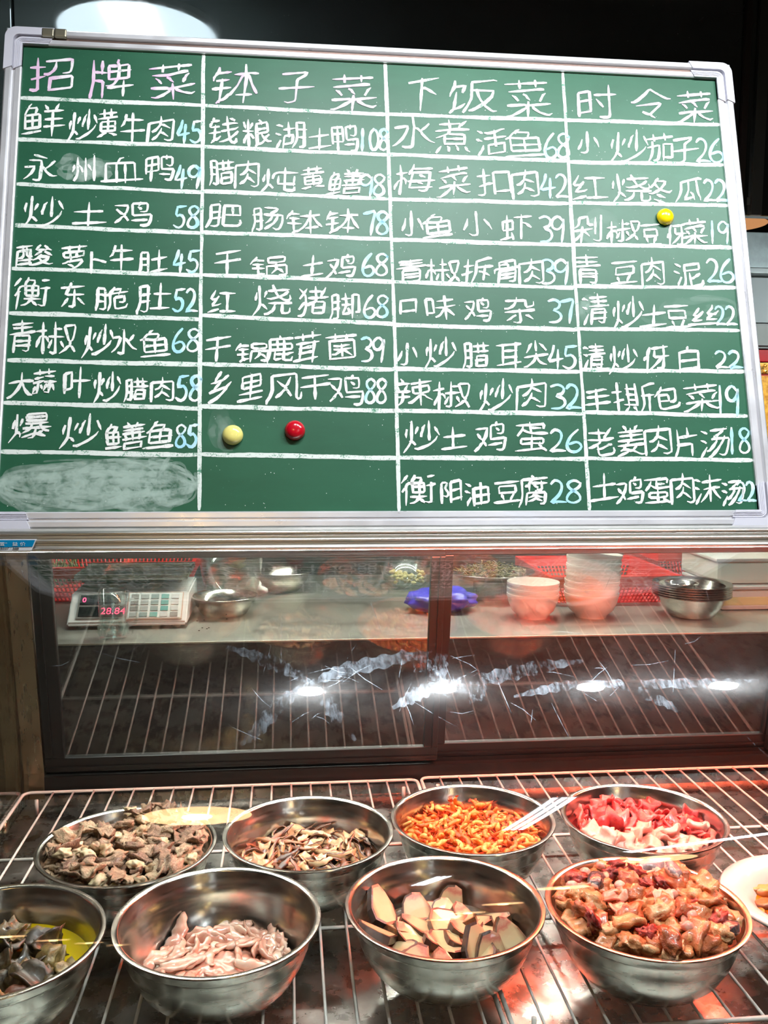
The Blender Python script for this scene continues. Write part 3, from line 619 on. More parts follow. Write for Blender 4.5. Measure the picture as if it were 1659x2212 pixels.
# ---- chalk glyphs: strokes of each character as x,y numbers on a 0-91 square
GL0 = {
 '招': [[34,50,40,49,43,51,52,60,56,69,57,82],[6,68,30,68],[5,6,9,4,15,4,18,7,18,87],[6,36,30,43],[40,83,86,83,85,64,82,52,78,50,70,51],[43,7,44,37,84,37,84,7,43,7]],
 '牌': [[10,40,29,39,29,4],[5,4,10,40,10,85],[26,87,26,60],[39,24,87,24],[10,60,34,60],[61,87,60,81,64,76,62,49,53,36,46,32,40,32],[72,4,72,37],[43,62,85,62],[61,78,43,78,43,46,84,46,85,78,61,78]],
 '菜': [[29,73,29,87],[5,31,37,31,38,29,86,31],[70,42,78,56,81,57],[62,87,62,75],[38,56,42,54,45,47,47,46],[79,66,71,67,40,63,10,62],[45,38,45,4],[38,29,37,24,23,14,9,7,2,8],[85,81,6,81],[21,43,16,51,13,53],[53,29,55,24,67,15,84,7,89,9]],
 '鲜': [[47,26,87,26],[23,62,23,26],[8,62,38,62,38,26,8,26,8,66,14,79,16,80,18,88,21,90],[68,68,68,4],[49,68,86,68],[29,63,34,78,33,79,16,80],[51,47,84,47],[40,12,8,9,3,10],[57,78,53,86],[8,44,38,44],[75,68,75,74,81,86]],
 '炒': [[78,71,86,51],[43,43,42,47,46,58,48,70,51,73],[62,34,62,87],[33,69,28,55],[34,7,38,5,41,5,53,10,64,16,73,25,79,33,81,39],[7,67,4,51,5,47],[30,21,23,30,18,32],[19,87,18,32,13,18,6,5]],
 '黄': [[75,35,15,35],[29,87,29,63],[45,22,45,62],[86,63,5,63],[84,5,79,5,60,13,57,12],[61,63,61,87],[79,79,12,79],[34,12,30,12,9,4,4,5],[75,35,75,21,16,21,15,23,15,48,16,49,74,49,75,49,75,35]],
 '牛': [[86,38,5,38],[21,84,19,78,18,70],[46,87,46,4],[18,70,81,69],[18,70,15,68,8,55,2,53]],
 '肉': [[21,46,24,46,31,49,43,62,43,70,46,76,46,87],[43,62,49,60,68,48],[9,4,9,73,82,73,82,9,81,5,74,4,68,4,62,7],[23,17,34,23,41,33,43,34,45,45],[43,34,48,33,65,20]],
 '永': [[29,86,58,76],[29,6,32,4,42,4,45,7,46,46,47,49,46,66,19,67],[47,49,53,46,55,41,58,39,60,33,71,20,81,13,86,13],[84,59,81,58,70,47,58,39],[6,48,29,47,27,39,21,26,10,14,6,12]],
 '州': [[85,5,85,87],[13,62,10,48,7,43],[43,43,38,59,35,62],[55,11,55,84],[66,62,74,44],[13,9,21,22,26,40,26,87]],
 '血': [[13,6,14,65,77,65,78,6],[4,6,87,6],[35,6,35,63,42,84,48,86],[56,65,56,6]],
 '鸭': [[22,4,22,81],[5,32,5,81,38,81,38,36,5,37],[65,78,66,87],[67,5,70,3,79,3,81,4,84,13,85,33,84,38,52,38,52,78,82,78,81,57,79,51,77,49,71,49,67,52],[5,59,38,59],[73,23,48,23]],
 '土': [[81,53,10,53],[45,5,45,85],[4,5,87,5]],
 '鸡': [[67,5,70,3,81,3,84,6,86,20,87,37,86,38,48,38,47,39,47,78,80,78,80,63,78,52,76,50,68,50,66,51],[65,63,60,68],[63,87,60,79],[74,22,44,22],[6,13,15,22,21,34,24,35],[32,23,27,33,24,35],[10,60,19,46,24,43],[24,35,24,43,26,44,30,54,34,75,6,76]],
 '酸': [[35,10,4,10],[59,38,78,37,79,35,78,29,71,20,58,10,46,4,38,5,36,7,35,10,36,65,35,66,5,66,4,4],[60,46,59,38,55,37,54,32,50,31,46,26,43,26],[73,82,78,75,79,71,81,70,84,67],[62,87,53,75,51,69,60,68,79,71],[35,26,4,26],[54,32,64,18,72,11,85,5,90,7],[4,38,10,38,15,48,15,84],[36,40,26,40,24,43,26,84],[60,60,58,60,45,46],[73,60,86,47],[3,84,37,84]],
 '萝': [[33,64,33,51,36,42,32,35],[8,27,13,27,24,34,32,35,70,35,71,34,70,28,59,19,50,14,43,13,42,10,12,4,4,6],[5,80,85,80],[43,13,40,18,31,23,26,24],[27,74,27,87],[62,74,62,87],[56,48,56,64],[34,48,11,48,10,64,81,64,80,48,34,48]],
 '卜': [[23,87,23,4],[66,38,34,55,23,56]],
 '肚': [[10,61,31,61],[10,38,31,38],[6,2,5,9,8,18,10,38,10,84,31,84,31,10,31,7,27,5,22,5,17,9],[45,56,86,56],[64,9,64,86],[42,9,87,9]],
 '衡': [[4,41,9,48,13,49],[38,86,38,80,35,79,31,71,30,64,31,62,31,37,60,37,60,65,26,64,20,65,15,58,13,49,15,47,15,4],[87,56,70,56],[60,51,31,51],[18,86,5,70],[72,81,85,81],[45,30,45,22,37,10,29,5,26,6],[28,24,43,24,45,22,48,24,63,24],[60,9,45,22],[79,56,79,5,71,4,67,7],[46,37,46,62,51,68,53,79,38,80]],
 '东': [[34,5,42,4,48,5,49,7,49,58],[31,73,29,66,21,53,18,45,78,44],[39,86,36,74],[7,73,82,73],[64,30,67,29,82,11,85,9],[23,29,16,18,8,9]],
 '脆': [[10,60,26,60,31,56,35,55,38,59,46,62,87,62],[5,2,4,6,7,16,10,37,10,83,29,82,29,10,26,5,20,4,17,6],[10,37,29,37],[53,86,51,79,46,71,43,64,43,33,41,17,37,7,37,4],[51,79,73,78,73,73,70,68,69,62],[70,28,72,26,79,26,81,27,82,47,57,48,57,10,59,7,64,5,84,6,87,15]],
 '青': [[45,57,45,87],[15,69,76,69],[20,32,72,32],[12,81,81,81],[86,56,5,56],[20,3,20,44,72,43,71,5,70,4,64,3,59,3,54,5],[72,19,20,19]],
 '椒': [[15,52,18,53,21,51,26,42,25,40],[84,7,76,23,73,24],[16,4,16,86],[33,9,37,6,42,7,43,9,43,84],[29,51,58,51],[56,71,43,71],[24,68,5,68],[29,20,34,37],[3,24,4,30,10,48,15,52],[73,35,73,24],[73,35,70,37,69,41,63,78,84,78,85,71,80,47,76,36,73,35],[73,24,69,22,64,14,55,6],[54,36,59,24]],
 '水': [[7,62,30,62,31,58,27,46,21,32,15,24,7,16,5,16],[27,8,33,5,43,5,45,8,45,54,46,56,45,60,45,86],[76,67,70,59,60,49,57,48],[46,56,51,54,53,50,57,48,58,42,67,31,77,21,85,17]],
 '鱼': [[6,59,12,62,46,60,53,61,77,60,78,21,15,21,15,65,25,78,29,79,59,78,53,61],[87,4,5,4],[29,79,31,86,36,89],[15,40,78,40],[46,60,46,21]],
 '大': [[86,59,48,59,45,56,42,59,6,59],[87,7,84,5,79,8,65,21,57,32,49,52,45,56],[4,6,8,5,22,15,34,31,45,56,44,67,46,87]],
 '蒜': [[28,72,28,86],[6,79,84,79],[10,31,5,14],[53,31,47,14],[81,61,53,61],[10,61,36,61],[5,44,38,44],[62,72,62,86],[24,44,23,5,16,4,13,6],[49,43,86,43],[80,32,87,15],[67,43,67,5,59,4,56,6],[35,31,40,21]],
 '叶': [[4,21,4,78,27,78,27,29,4,29],[59,4,59,87],[27,54,86,54]],
 '腊': [[73,56,73,86],[87,56,39,56],[46,25,79,25],[16,8,19,5,26,5,28,6,29,10,29,83,10,84,10,37,8,18,4,5],[41,75,85,75],[52,56,52,86],[29,61,10,61],[10,37,29,37],[46,25,46,7,79,7,79,41,46,41,46,25]],
 '爆': [[31,40,86,40],[59,31,59,6,55,4,50,4],[35,53,82,53],[27,70,27,68,23,54],[82,9,68,15,68,16,61,17,54,17,33,9],[68,16,68,20,75,26],[48,63,48,43,45,36,40,31,31,26],[38,74,80,74],[4,48,7,68],[15,86,15,30,5,7],[89,26,86,26,79,30,73,35,69,43,69,63],[15,30,18,29,23,23,26,18,25,15],[38,74,38,64,69,63,80,64,80,84,79,85,38,85,38,74]],
 '鳝': [[55,76,55,81,52,87],[44,76,86,76],[41,35,88,35],[77,35,79,45,79,53],[76,86,73,76],[83,65,46,65],[42,53,86,53],[49,53,49,48,48,47,50,42,49,35],[17,87,16,79,13,78,7,65,8,26,32,26,32,62,7,62],[16,79,29,78,24,65,20,60,20,25],[64,76,64,35],[5,9,35,12],[8,44,32,44],[82,6,82,23,45,23,45,6,82,6]],
 '钵': [[75,21,49,21],[84,67,68,67,62,64],[15,85,13,75,10,73,4,64,4,60],[13,75,32,75],[5,38,33,38],[20,58,20,12],[11,58,30,58],[62,86,61,62,62,60,62,5],[16,7,20,12,26,13,31,16,35,22,38,22,49,40,56,60,62,64],[86,23,76,40,68,63,62,64],[62,64,57,67,42,67]],
 '子': [[14,84,73,84,68,76,47,64,46,61,46,13,45,8,38,6,27,6,22,9],[4,46,87,46]],
 '钱': [[4,61,4,65,10,73,14,76],[43,43,84,51,88,54],[34,38,6,38],[86,15,87,13,87,7,83,4,78,4,74,7,68,15,61,40,58,87],[86,38,81,32,64,16,45,7,41,7],[31,58,11,58],[44,64,81,70,84,68],[21,11,16,5],[21,11,21,58],[21,11,27,12,34,16,36,20],[32,76,14,76],[79,80,71,85,69,85],[16,86,14,76]],
 '粮': [[4,14,4,20,12,34,15,41,19,43],[46,59,81,59],[65,15,62,11,46,7],[20,4,20,42,19,43,20,87],[6,54,34,54],[89,8,84,7,74,16,64,33,62,42],[7,81,11,65],[33,31,33,33,25,43,19,43],[42,1,46,7,46,76,80,76,81,42,46,42],[57,89,60,87,63,82,64,76],[35,80,29,64],[82,30,71,23]],
 '湖': [[6,60,16,54],[76,4,85,5,87,10,86,85,65,85,65,37,63,21,56,5],[41,43,41,86],[29,17,52,17,52,42,29,43,29,9],[21,80,14,85,9,86],[65,61,87,61],[86,37,65,37],[18,32,9,7],[26,68,54,68]],
 '炖': [[82,57,82,26],[82,32,43,32,43,57],[31,16,23,28,18,31],[86,17,87,9,84,5,67,5,63,8,62,87],[29,55,32,69,37,70,40,74,86,74],[5,47,5,51,8,67],[19,86,18,31,13,19,6,7]],
 '肥': [[4,7,7,16,10,37,10,86,31,86,31,10,29,7,23,6,16,9],[84,27,87,23,86,14,84,9,80,7,50,7,46,10,45,18,45,83,82,84,82,47,80,48,45,48],[64,84,64,48],[31,39,10,39],[31,63,10,63]],
 '肠': [[39,59,43,57,51,59,52,57,87,57,86,33,81,10,76,5,69,5,65,9],[17,9,20,5,24,5,28,7,29,10,29,86,10,86,10,38,7,16,4,7,5,2],[29,63,10,63],[42,6,46,9,62,26,71,45,73,57],[10,38,29,38],[57,57,56,50,51,39,43,29,40,27],[51,59,53,64,70,76,75,84,42,85]],
 '干': [[87,51,4,51],[9,85,82,85],[45,7,45,84]],
 '锅': [[65,64,64,35,55,21],[11,59,31,59],[20,58,20,10],[71,6,75,4,86,4,87,6,87,47,43,48,43,3],[64,35,68,34,73,28,78,21,78,18],[33,76,14,77],[16,87,14,77,10,75,5,67,4,63],[7,38,31,38],[16,4,20,10],[20,10,32,13],[65,64,47,65,47,85,83,85,83,65,65,64]],
 '红': [[23,53,7,53,9,60,18,73,23,83],[31,61,28,56,23,53,21,46,12,36,9,30,31,32,35,35],[41,7,87,7],[42,75,85,75],[64,75,64,8],[32,13,5,7]],
 '烧': [[86,35,37,35],[18,87,17,33,13,21,5,7],[16,31,21,29,29,19],[51,87,53,78,60,57,65,54,70,49,79,45,83,46,86,51,85,57],[81,69,74,62,59,54,42,48,36,49],[68,35,69,7,73,5,85,5,87,10,86,16],[32,5,38,6,47,15,50,23,51,35],[40,74,84,78],[5,49,9,68],[31,70,26,56]],
 '猪': [[25,35,35,35,42,39,47,40,48,42,53,43,54,48,59,51,60,54,56,60,56,87],[47,40,48,6,81,6,81,41,54,42,53,43],[39,76,71,76,76,73],[81,24,48,24],[5,28,18,44,23,46],[5,60,15,70,26,84],[7,7,10,5,17,5,21,7,23,14,25,31,25,44,23,46,24,55,22,64,16,76,9,86],[34,57,67,57,70,59,71,57,88,57],[70,59,71,64,76,70,76,73,79,73,84,83]],
 '脚': [[10,61,26,61],[15,7,20,4,26,6,26,84,10,84,9,27,4,5],[26,37,9,37],[36,49,59,49],[38,71,58,71],[53,35,56,33,59,17,55,18,38,16,46,42,46,46,48,51,48,87],[79,21,83,20,87,22,87,81,70,82,70,3]],
 '鹿': [[59,34,59,13,61,5,85,5,87,13],[35,44,35,79],[12,44,83,44,83,62,12,62],[59,23,68,24,81,30,85,29],[86,79,13,79,12,37,9,17,5,7,6,2],[59,44,59,78],[48,26,27,26],[49,79,48,87],[48,8,26,5,27,34]],
 '茸': [[63,87,63,72],[8,61,82,61],[5,12,84,16],[5,80,86,80],[70,60,70,4],[70,46,23,46],[23,60,23,13],[70,31,23,31],[29,72,29,87]],
 '菌': [[23,51,34,50,45,51,58,54,64,53],[62,74,62,87],[86,81,5,81],[28,74,28,87],[18,20,24,19,45,36,51,38,68,38],[23,38,42,38,51,35,68,18],[45,17,45,51],[11,6,12,64,79,63,79,6,11,6]],
 '乡': [[27,38,31,44,49,55,52,60],[15,35,25,38,40,37,72,39],[12,5,38,12,56,20,68,31,71,34,72,39,76,40,80,48,84,50],[73,71,70,71,62,64,52,60,50,62,27,61,27,64,21,60,16,62],[48,86,27,67,27,64]],
 '里': [[46,85,46,6],[14,66,78,66],[4,5,87,5],[82,27,10,27],[14,66,14,46,78,47,78,84,77,86,15,86,14,66]],
 '风': [[6,5,5,10,11,22,15,40,15,84,74,84,74,48,76,18,78,12,81,9,86,9,88,13,87,26],[25,20,34,27,43,40,46,42],[46,48,46,42],[46,48,41,51,29,66],[46,48,49,49,57,70],[62,21,49,40,46,42]],
 '下': [[43,85,43,6],[4,85,87,85],[43,60,51,59,79,42]],
 '饭': [[53,58,54,51,57,40,63,28,66,26,68,20,84,6,89,7],[12,6,17,14,17,53],[17,14,24,16,30,21,31,23],[45,6,48,6,54,10,67,23,78,42,81,57,44,58],[27,57,32,72,13,72],[15,86,13,72,5,54,5,51],[34,4,39,18,43,37,44,78,64,80,81,84,85,83]],
 '煮': [[79,15,86,5,89,4],[87,64,63,64,62,65,46,63,7,64],[62,65,64,71,81,84],[41,63,40,87],[15,79,64,79,68,75],[24,49,24,25,73,25,75,26,75,49,73,51,38,51,35,53,7,46,4,46],[35,53,40,58,41,63],[36,5,35,15,33,15],[8,4,16,16],[75,38,24,38],[60,5,56,15,54,16]],
 '活': [[5,58,16,53],[22,79,11,85],[8,7,18,24,22,32,21,34],[60,35,60,82],[31,59,87,59],[34,81,42,79,60,82,79,87,84,86],[38,7,38,35,81,35,81,7,40,8,38,7]],
 '梅': [[62,6,66,4,71,4,75,4,78,9,80,26,81,60,45,60,40,17,86,16],[58,53,67,48],[35,39,88,39],[16,4,16,44,15,46,16,53,16,87],[6,66,26,66],[16,53,22,51,26,45,27,42,27,35],[85,76,45,76],[36,63,43,75,45,76,48,87],[55,32,65,26],[4,19,4,26,10,43,15,46]],
 '扣': [[46,7,46,79,84,78,84,8],[22,87,21,7,18,4,12,4,7,6],[8,69,34,69],[35,42,24,40,20,37,7,34],[84,15,46,15]],
 '小': [[70,62,81,41,86,27],[6,28,15,45,19,61],[45,86,45,9,42,6,37,5,30,5,24,9]],
 '虾': [[22,14,21,86],[39,9,34,28],[84,42,69,55,62,57],[87,81,42,81],[61,5,61,81],[4,10,37,15],[22,40,35,40,35,70,7,70,7,39,10,40,22,40]],
 '拆': [[4,35,15,38,21,42,29,43],[55,38,66,34,71,28,76,27,84,21],[5,7,9,4,15,4,17,5,18,8,18,87],[87,56,44,56],[85,85,78,86,60,81,47,79,44,78,44,38,40,18,35,5],[5,67,30,67],[69,4,69,56]],
 '骨': [[48,60,48,75,20,76],[19,4,20,48,71,47,71,5,66,3,57,4],[19,20,71,20],[19,34,71,34],[71,60,71,87,70,88,20,88,20,60],[86,48,86,59,84,60,5,60,5,48]],
 '口': [[7,4,7,87,84,86,84,5],[84,14,7,14]],
 '味': [[29,12,32,12,42,21,52,37,56,39,62,47,85,47],[4,21,4,78,24,78,24,28,4,27],[79,16,70,29,65,37,60,40,56,47,35,47],[81,71,38,71],[59,87,59,4]],
 '杂': [[45,46,45,10,44,5,32,4,28,6],[84,37,7,37],[3,51,11,51,21,56,29,63,37,79,37,87],[9,76,63,76,64,54,67,52,84,53,86,56,86,63],[29,26,24,24,10,10,7,10],[62,25,67,24,79,10]],
 '耳': [[70,85,70,6],[86,85,5,85],[21,85,21,18],[21,63,70,63],[70,40,21,40],[87,22,5,16]],
 '尖': [[45,57,45,87],[27,80,23,78,16,65,8,56],[45,46,44,34,41,32,38,23,29,14,12,5,7,4,2,6],[44,34,48,32,51,24,56,18,63,13,70,9,84,4],[86,37,48,37,44,34,41,37,4,37],[83,57,70,75,64,79]],
 '辣': [[43,75,85,75],[34,10,38,10,42,13,67,39,82,40,82,59,81,60,45,60,45,40,60,39,66,32,70,31,75,22,86,11],[34,31,5,31],[20,48,18,20,15,12,9,5],[5,74,34,74],[63,86,63,4],[21,74,21,82,18,87],[9,67,13,56],[25,48,26,55,31,66],[35,48,3,48]],
 '蛋': [[45,59,45,86],[45,72,70,72],[7,54,22,69,24,76],[46,11,46,48],[78,75,81,86,10,86],[86,6,80,11,74,13,65,11,7,10],[74,13,70,19,66,20,67,27],[85,57,47,57,35,60,22,69],[46,27,15,27,15,42,76,42,76,27,46,27]],
 '阳': [[45,5,45,85,84,84,84,5],[45,12,84,12],[45,49,84,49],[6,4,6,87,29,86,28,78,21,64,21,60,27,52,31,46,31,35,30,31,26,28,18,27,15,31]],
 '油': [[61,87,61,9],[37,4,37,67,86,67,86,8,83,9,37,9],[22,28,11,8,12,3],[7,58,20,52],[37,38,86,38],[25,79,12,86]],
 '豆': [[6,84,84,84],[4,6,87,6],[66,31,58,13,57,7],[24,29,30,16],[16,50,16,40,73,40,73,66,16,66,16,50]],
 '腐': [[52,35,44,26,34,23],[52,35,53,30,70,23,73,24],[53,18,70,11],[56,24,53,22,53,18,46,13,38,10,35,10],[61,48,65,46,73,47,74,51,74,71],[46,65,86,65],[86,80,13,80,12,35,10,18,5,5],[58,53,49,57],[23,58,32,61],[42,73,38,72,33,65,32,61,32,46],[54,42,52,35],[70,4,78,4,81,7,81,35,80,37,56,37,52,35,49,37,27,37,26,5],[46,89,49,86,49,80]],
 '时': [[42,67,86,67],[4,51,29,51],[4,13,4,79,29,79,29,21,4,21],[57,34,46,51],[54,5,57,4,70,4,73,7,73,87]],
 '令': [[32,24,42,17,49,15,49,12,57,6],[49,15,68,35,70,41,17,42],[4,56,7,55,17,60,35,73,43,81,47,83,54,75,73,61,84,56,87,57]],
 '茄': [[56,11,83,10,83,54,56,55,56,4],[64,69,64,87],[86,79,7,79],[29,69,29,87],[21,64,20,45,18,29,14,17,6,5],[25,5,33,4,37,5,38,8,41,23,42,51,7,51]],
 '冬': [[41,89,36,87,33,79,27,75,26,70,23,70,11,59,4,59],[26,70,43,53],[35,34,60,26],[48,53,43,53,41,51,29,45,12,38,6,38,3,39],[48,53,50,50,75,40,83,38,89,41],[48,53,49,56,64,69,67,73,67,78,35,78,33,79],[64,5,23,17]],
 '瓜': [[79,84,71,86,43,81,18,79,17,78,17,50,15,35,12,22,5,7],[52,33,56,32,65,7],[61,16,39,12,35,12,34,13,39,26,43,44,43,81],[68,84,73,38,78,21,86,8,86,1]],
 '剁': [[29,52,29,4],[7,42,27,42,31,35,36,34,48,20],[7,12,15,19,23,30,26,32,32,42,53,42],[68,29,68,76],[54,57,45,57,42,60,42,84,19,84,17,66,11,57,7,56],[86,87,86,7,84,5,81,4,73,4,68,7]],
 '伢': [[37,82,85,82],[4,47,5,51,9,56,15,59],[54,7,59,4,70,5,73,7,73,46,71,48,73,51,73,82],[25,86,16,68,15,59,16,57,16,4],[42,70,40,49,87,49],[71,48,66,45,63,39,49,25,33,13,30,13]],
 '泥': [[81,43,59,32,52,31],[87,18,87,11,83,5,54,5,52,12,52,49],[27,4,34,18,37,37,37,82,81,83,82,62,37,62],[5,59,17,53],[21,34,9,9,9,5],[23,79,10,86]],
 '清': [[57,57,57,87],[87,56,27,56],[7,84,11,85,20,79],[36,3,37,45,78,45,79,43,78,5,76,4,68,3,62,7],[81,68,34,68],[32,80,84,80],[16,52,6,58],[9,7,20,32],[36,18,79,18],[36,32,79,32]],
 '丝': [[70,50,69,45,57,31,54,24,83,26],[70,50,53,51,54,57,68,81,69,84,68,88],[70,50,76,53,83,65],[4,5,87,5],[40,65,32,51,28,50,26,44,15,31,12,24,38,25],[27,84,19,68,12,57,10,50,28,50]],
 '白': [[77,4,77,70,39,71,14,71,14,4],[77,10,14,10],[14,41,77,41],[43,86,40,79,39,71]],
 '手': [[9,82,12,79,20,79,45,81,73,87,79,85],[45,81,45,8,43,5,40,4,26,4,21,7],[10,59,81,59],[87,35,4,35]],
 '撕': [[34,59,51,59],[80,56,80,4],[65,56,87,56],[23,43,17,42,11,38,5,37],[5,67,21,67],[46,20,49,18,51,13],[89,86,82,87,65,79,65,32,63,19,59,7,59,4],[34,87,34,27],[51,87,51,30,53,27,27,27],[52,74,33,74],[14,87,14,7,10,4,6,4,3,7],[27,4,34,19],[34,43,51,43]],
 '包': [[59,27,62,25,71,25,75,29,77,37,79,73,24,73],[86,15,85,9,80,5,36,4,26,5,21,8,19,17,19,55,51,56,52,33,19,33],[24,73,28,86],[24,73,20,72,16,65,6,56]],
 '老': [[4,27,7,26,25,35,32,37,34,40,43,46,45,52],[87,53,60,53,59,54,48,52,40,53,6,53],[59,54,60,60,81,82],[40,53,40,86],[14,73,64,73,69,70],[77,34,70,35,45,26,32,24],[81,20,84,15,82,9,80,5,75,4,42,4,36,5,34,7,32,11,32,37]],
 '姜': [[24,20,28,33],[16,18,24,20,39,16,42,13,54,14,57,12,79,4,89,5],[45,49,45,75],[13,62,78,62],[60,76,62,83,66,87,68,88],[83,75,9,75],[34,34,36,41],[7,4,37,9,40,10,42,13],[5,48,86,48],[65,33,64,27,56,18,54,14],[87,34,4,34],[24,88,30,81,30,75]],
 '片': [[9,6,15,18,20,34,21,84],[20,38,68,38,69,4],[56,62,56,87],[21,62,84,62]],
 '汤': [[37,56,45,57,47,56,86,56,84,27,81,10,79,6,76,4,67,4,64,7],[27,26,33,26,43,37,51,49,51,56],[18,51,16,54,6,59],[23,79,11,87],[45,57,47,63,65,75,68,78,70,83],[9,8,21,33],[35,84,75,84],[34,4,38,4,42,7,56,22,68,45,71,56]],
 '沫': [[9,84,12,84,21,78],[30,71,85,71],[5,58,16,52],[85,12,74,23,61,43,53,47,34,47],[83,47,62,47,53,42,40,22,27,11],[9,8,22,33],[57,5,57,86]],
 '置': [[17,37,73,37],[44,70,42,49],[86,59,4,59],[73,5,73,48,42,49,18,48,17,47,17,5],[88,5,2,5],[57,86,57,71],[73,27,17,27],[33,72,33,86],[73,16,17,16],[57,86,11,86,10,85,10,73,10,71,33,72,44,70,46,71,81,71,82,86,57,86]],
 '益': [[6,43,15,45,31,56],[71,87,68,86,61,74,62,67],[29,67,30,75,23,86],[5,67,85,67],[84,45,60,55],[3,4,87,4],[35,35,35,4],[16,4,16,36,75,36,75,4],[55,35,55,4]],
 '价': [[29,5,35,10,40,21,43,32,43,49],[84,56,68,68,57,83,54,81,49,73,38,61,27,54],[70,49,70,5],[16,5,16,58,15,59,17,70,24,85,24,89],[15,59,9,57,5,51,4,46]],
}
# ---- chalk: every stroke a thin ribbon of chalk on the board
GL = {k: [[(s[i] / 91.0, s[i + 1] / 91.0) for i in range(0, len(s), 2)] for s in v] for k, v in GL0.items()}
DG = {'0': [[(.5, 1), (.15, .8), (.05, .45), (.2, .08), (.5, 0), (.85, .2), (.95, .55), (.8, .88), (.5, 1)]],
 '1': [[(.5, 1), (.48, .5), (.45, 0)]],
 '2': [[(.05, .85), (.3, 1), (.68, .92), (.78, .68), (.55, .36), (.0, .03), (.4, .08), (1, .06)]],
 '3': [[(.1, .92), (.5, 1), (.85, .85), (.72, .62), (.38, .54), (.8, .42), (.9, .2), (.6, .02), (.15, .0)]],
 '4': [[(.42, 1), (.3, .7), (.02, .34), (.5, .38), (1, .44)], [(.72, .82), (.68, .4), (.64, 0)]],
 '5': [[(.3, .95), (.2, .55), (.6, .6), (.9, .4), (.78, .12), (.4, 0), (.05, .1)], [(.28, .95), (.6, .97), (.98, 1)]],
 '6': [[(.7, 1), (.3, .7), (.08, .3), (.25, .03), (.65, .02), (.9, .25), (.65, .45), (.2, .34)]],
 '7': [[(.05, .86), (.5, .92), (.95, .96), (.75, .5), (.6, 0)]],
 '8': [[(.9, .86), (.6, 1), (.25, .88), (.3, .65), (.75, .42), (.85, .15), (.5, 0), (.15, .12), (.3, .42), (.78, .68), (.9, .86)]],
 '9': [[(.8, .82), (.5, 1), (.12, .82), (.15, .55), (.5, .48), (.82, .72), (.84, .95), (.82, .5), (.7, 0)]]}
def smooth_path(P, k=3):
    if len(P) < 3: return P
    out = []
    for i in range(len(P) - 1):
        p0 = P[max(0, i - 1)]; p1 = P[i]; p2 = P[i + 1]; p3 = P[min(len(P) - 1, i + 2)]
        for s in range(k):
            t = s / k
            out.append(tuple(0.5 * (2 * p1[c] + (p2[c] - p0[c]) * t + (2 * p0[c] - 5 * p1[c] + 4 * p2[c] - p3[c]) * t * t + (3 * p1[c] - p0[c] - 3 * p2[c] + p3[c]) * t ** 3) for c in (0, 1)))
    out.append(P[-1]); return out
def ribbon(bm, P, w, z, r=None, tail=0.35):
    r = r or rnd; n_ = len(P)
    if n_ < 2: return
    L = [0.0]
    for a, b2 in zip(P, P[1:]): L.append(L[-1] + sqrt((b2[0] - a[0]) ** 2 + (b2[1] - a[1]) ** 2))
    T = L[-1]
    if T < 1e-5: return
    # extend the ends a touch, densify
    m_ = max(3, int(T / 0.004)); pts = []
    j = 0
    for i in range(m_ + 1):
        s = T * i / m_
        while j < n_ - 2 and L[j + 1] < s: j += 1
        f = (s - L[j]) / max(1e-9, L[j + 1] - L[j])
        pts.append((P[j][0] + (P[j + 1][0] - P[j][0]) * f, P[j][1] + (P[j + 1][1] - P[j][1]) * f))
    ph = r.uniform(0, 6)
    top = []; bot = []
    for i, (x, y) in enumerate(pts):
        a, b2 = pts[max(0, i - 1)], pts[min(m_, i + 1)]; dx, dy = b2[0] - a[0], b2[1] - a[1]; l = sqrt(dx * dx + dy * dy) + 1e-9
        u = i / m_
        ww = w * (0.5 + 0.09 * sin(u * 9 + ph) + r.uniform(-.05, .05)) * (1.12 - tail * u * u)
        if i == 0: x -= dx / l * w * .35; y -= dy / l * w * .35; ww *= .6
        if i == m_: x += dx / l * w * .5; y += dy / l * w * .5; ww *= .45
        top.append(bm.verts.new((x - dy / l * ww, y + dx / l * ww, z))); bot.append(bm.verts.new((x + dy / l * ww, y - dx / l * ww, z)))
    for i in range(m_): bm.faces.new((bot[i], bot[i + 1], top[i + 1], top[i]))
def put_char(bm, ch, cx, cy, w, h, wd, seed):
    r = random.Random(seed)
    if cy > 250: cy -= 3; h *= .93
    x0, y0 = bpix(cx - w / 2, cy + h / 2); x1, y1 = bpix(cx + w / 2, cy - h / 2)
    Wd, Hd = x1 - x0, y1 - y0
    S = GL.get(ch) or DG[ch]
    xs = [p[0] for s in S for p in s]; ys = [p[1] for s in S for p in s]
    mx, Mx, my, My = min(xs), max(xs), min(ys), max(ys)
    dig = ch in DG
    sh = 0.0 if dig else r.uniform(.09, .17); ben = r.uniform(-.05, .05); sk = r.uniform(.0, .07)
    for si, s in enumerate(S):
        jx, jy = r.uniform(-.02, .02), r.uniform(-.02, .02)
        ext = 1 + r.uniform(.0, .10)
        c = (sum(p[0] for p in s) / len(s), sum(p[1] for p in s) / len(s))
        P = []
        for (x, y) in s:
            x = c[0] + (x - c[0]) * (1 if dig else ext); y = c[1] + (y - c[1]) * (1 if dig else ext)
            u = (x - mx) / max(.3, Mx - mx); v = (y - my) / max(.3, My - my)
            if not dig:
                u += .03 * sin(v * 4 + ben * 30) + jx; v += .03 * sin(u * 5 + ben * 50) + jy
            v2 = v * (1 - sh) + sh * u; u2 = u * (1 - sk) + sk * v
            P.append((x0 + u2 * Wd, y0 + v2 * Hd))
        if ch in '卜': pass
        P = smooth_path(P, 3) if dig else P
        ribbon(bm, P, wd * r.uniform(.88, 1.12), 0.0006 + 0.00004 * si, r, tail=.1 if dig else .45)
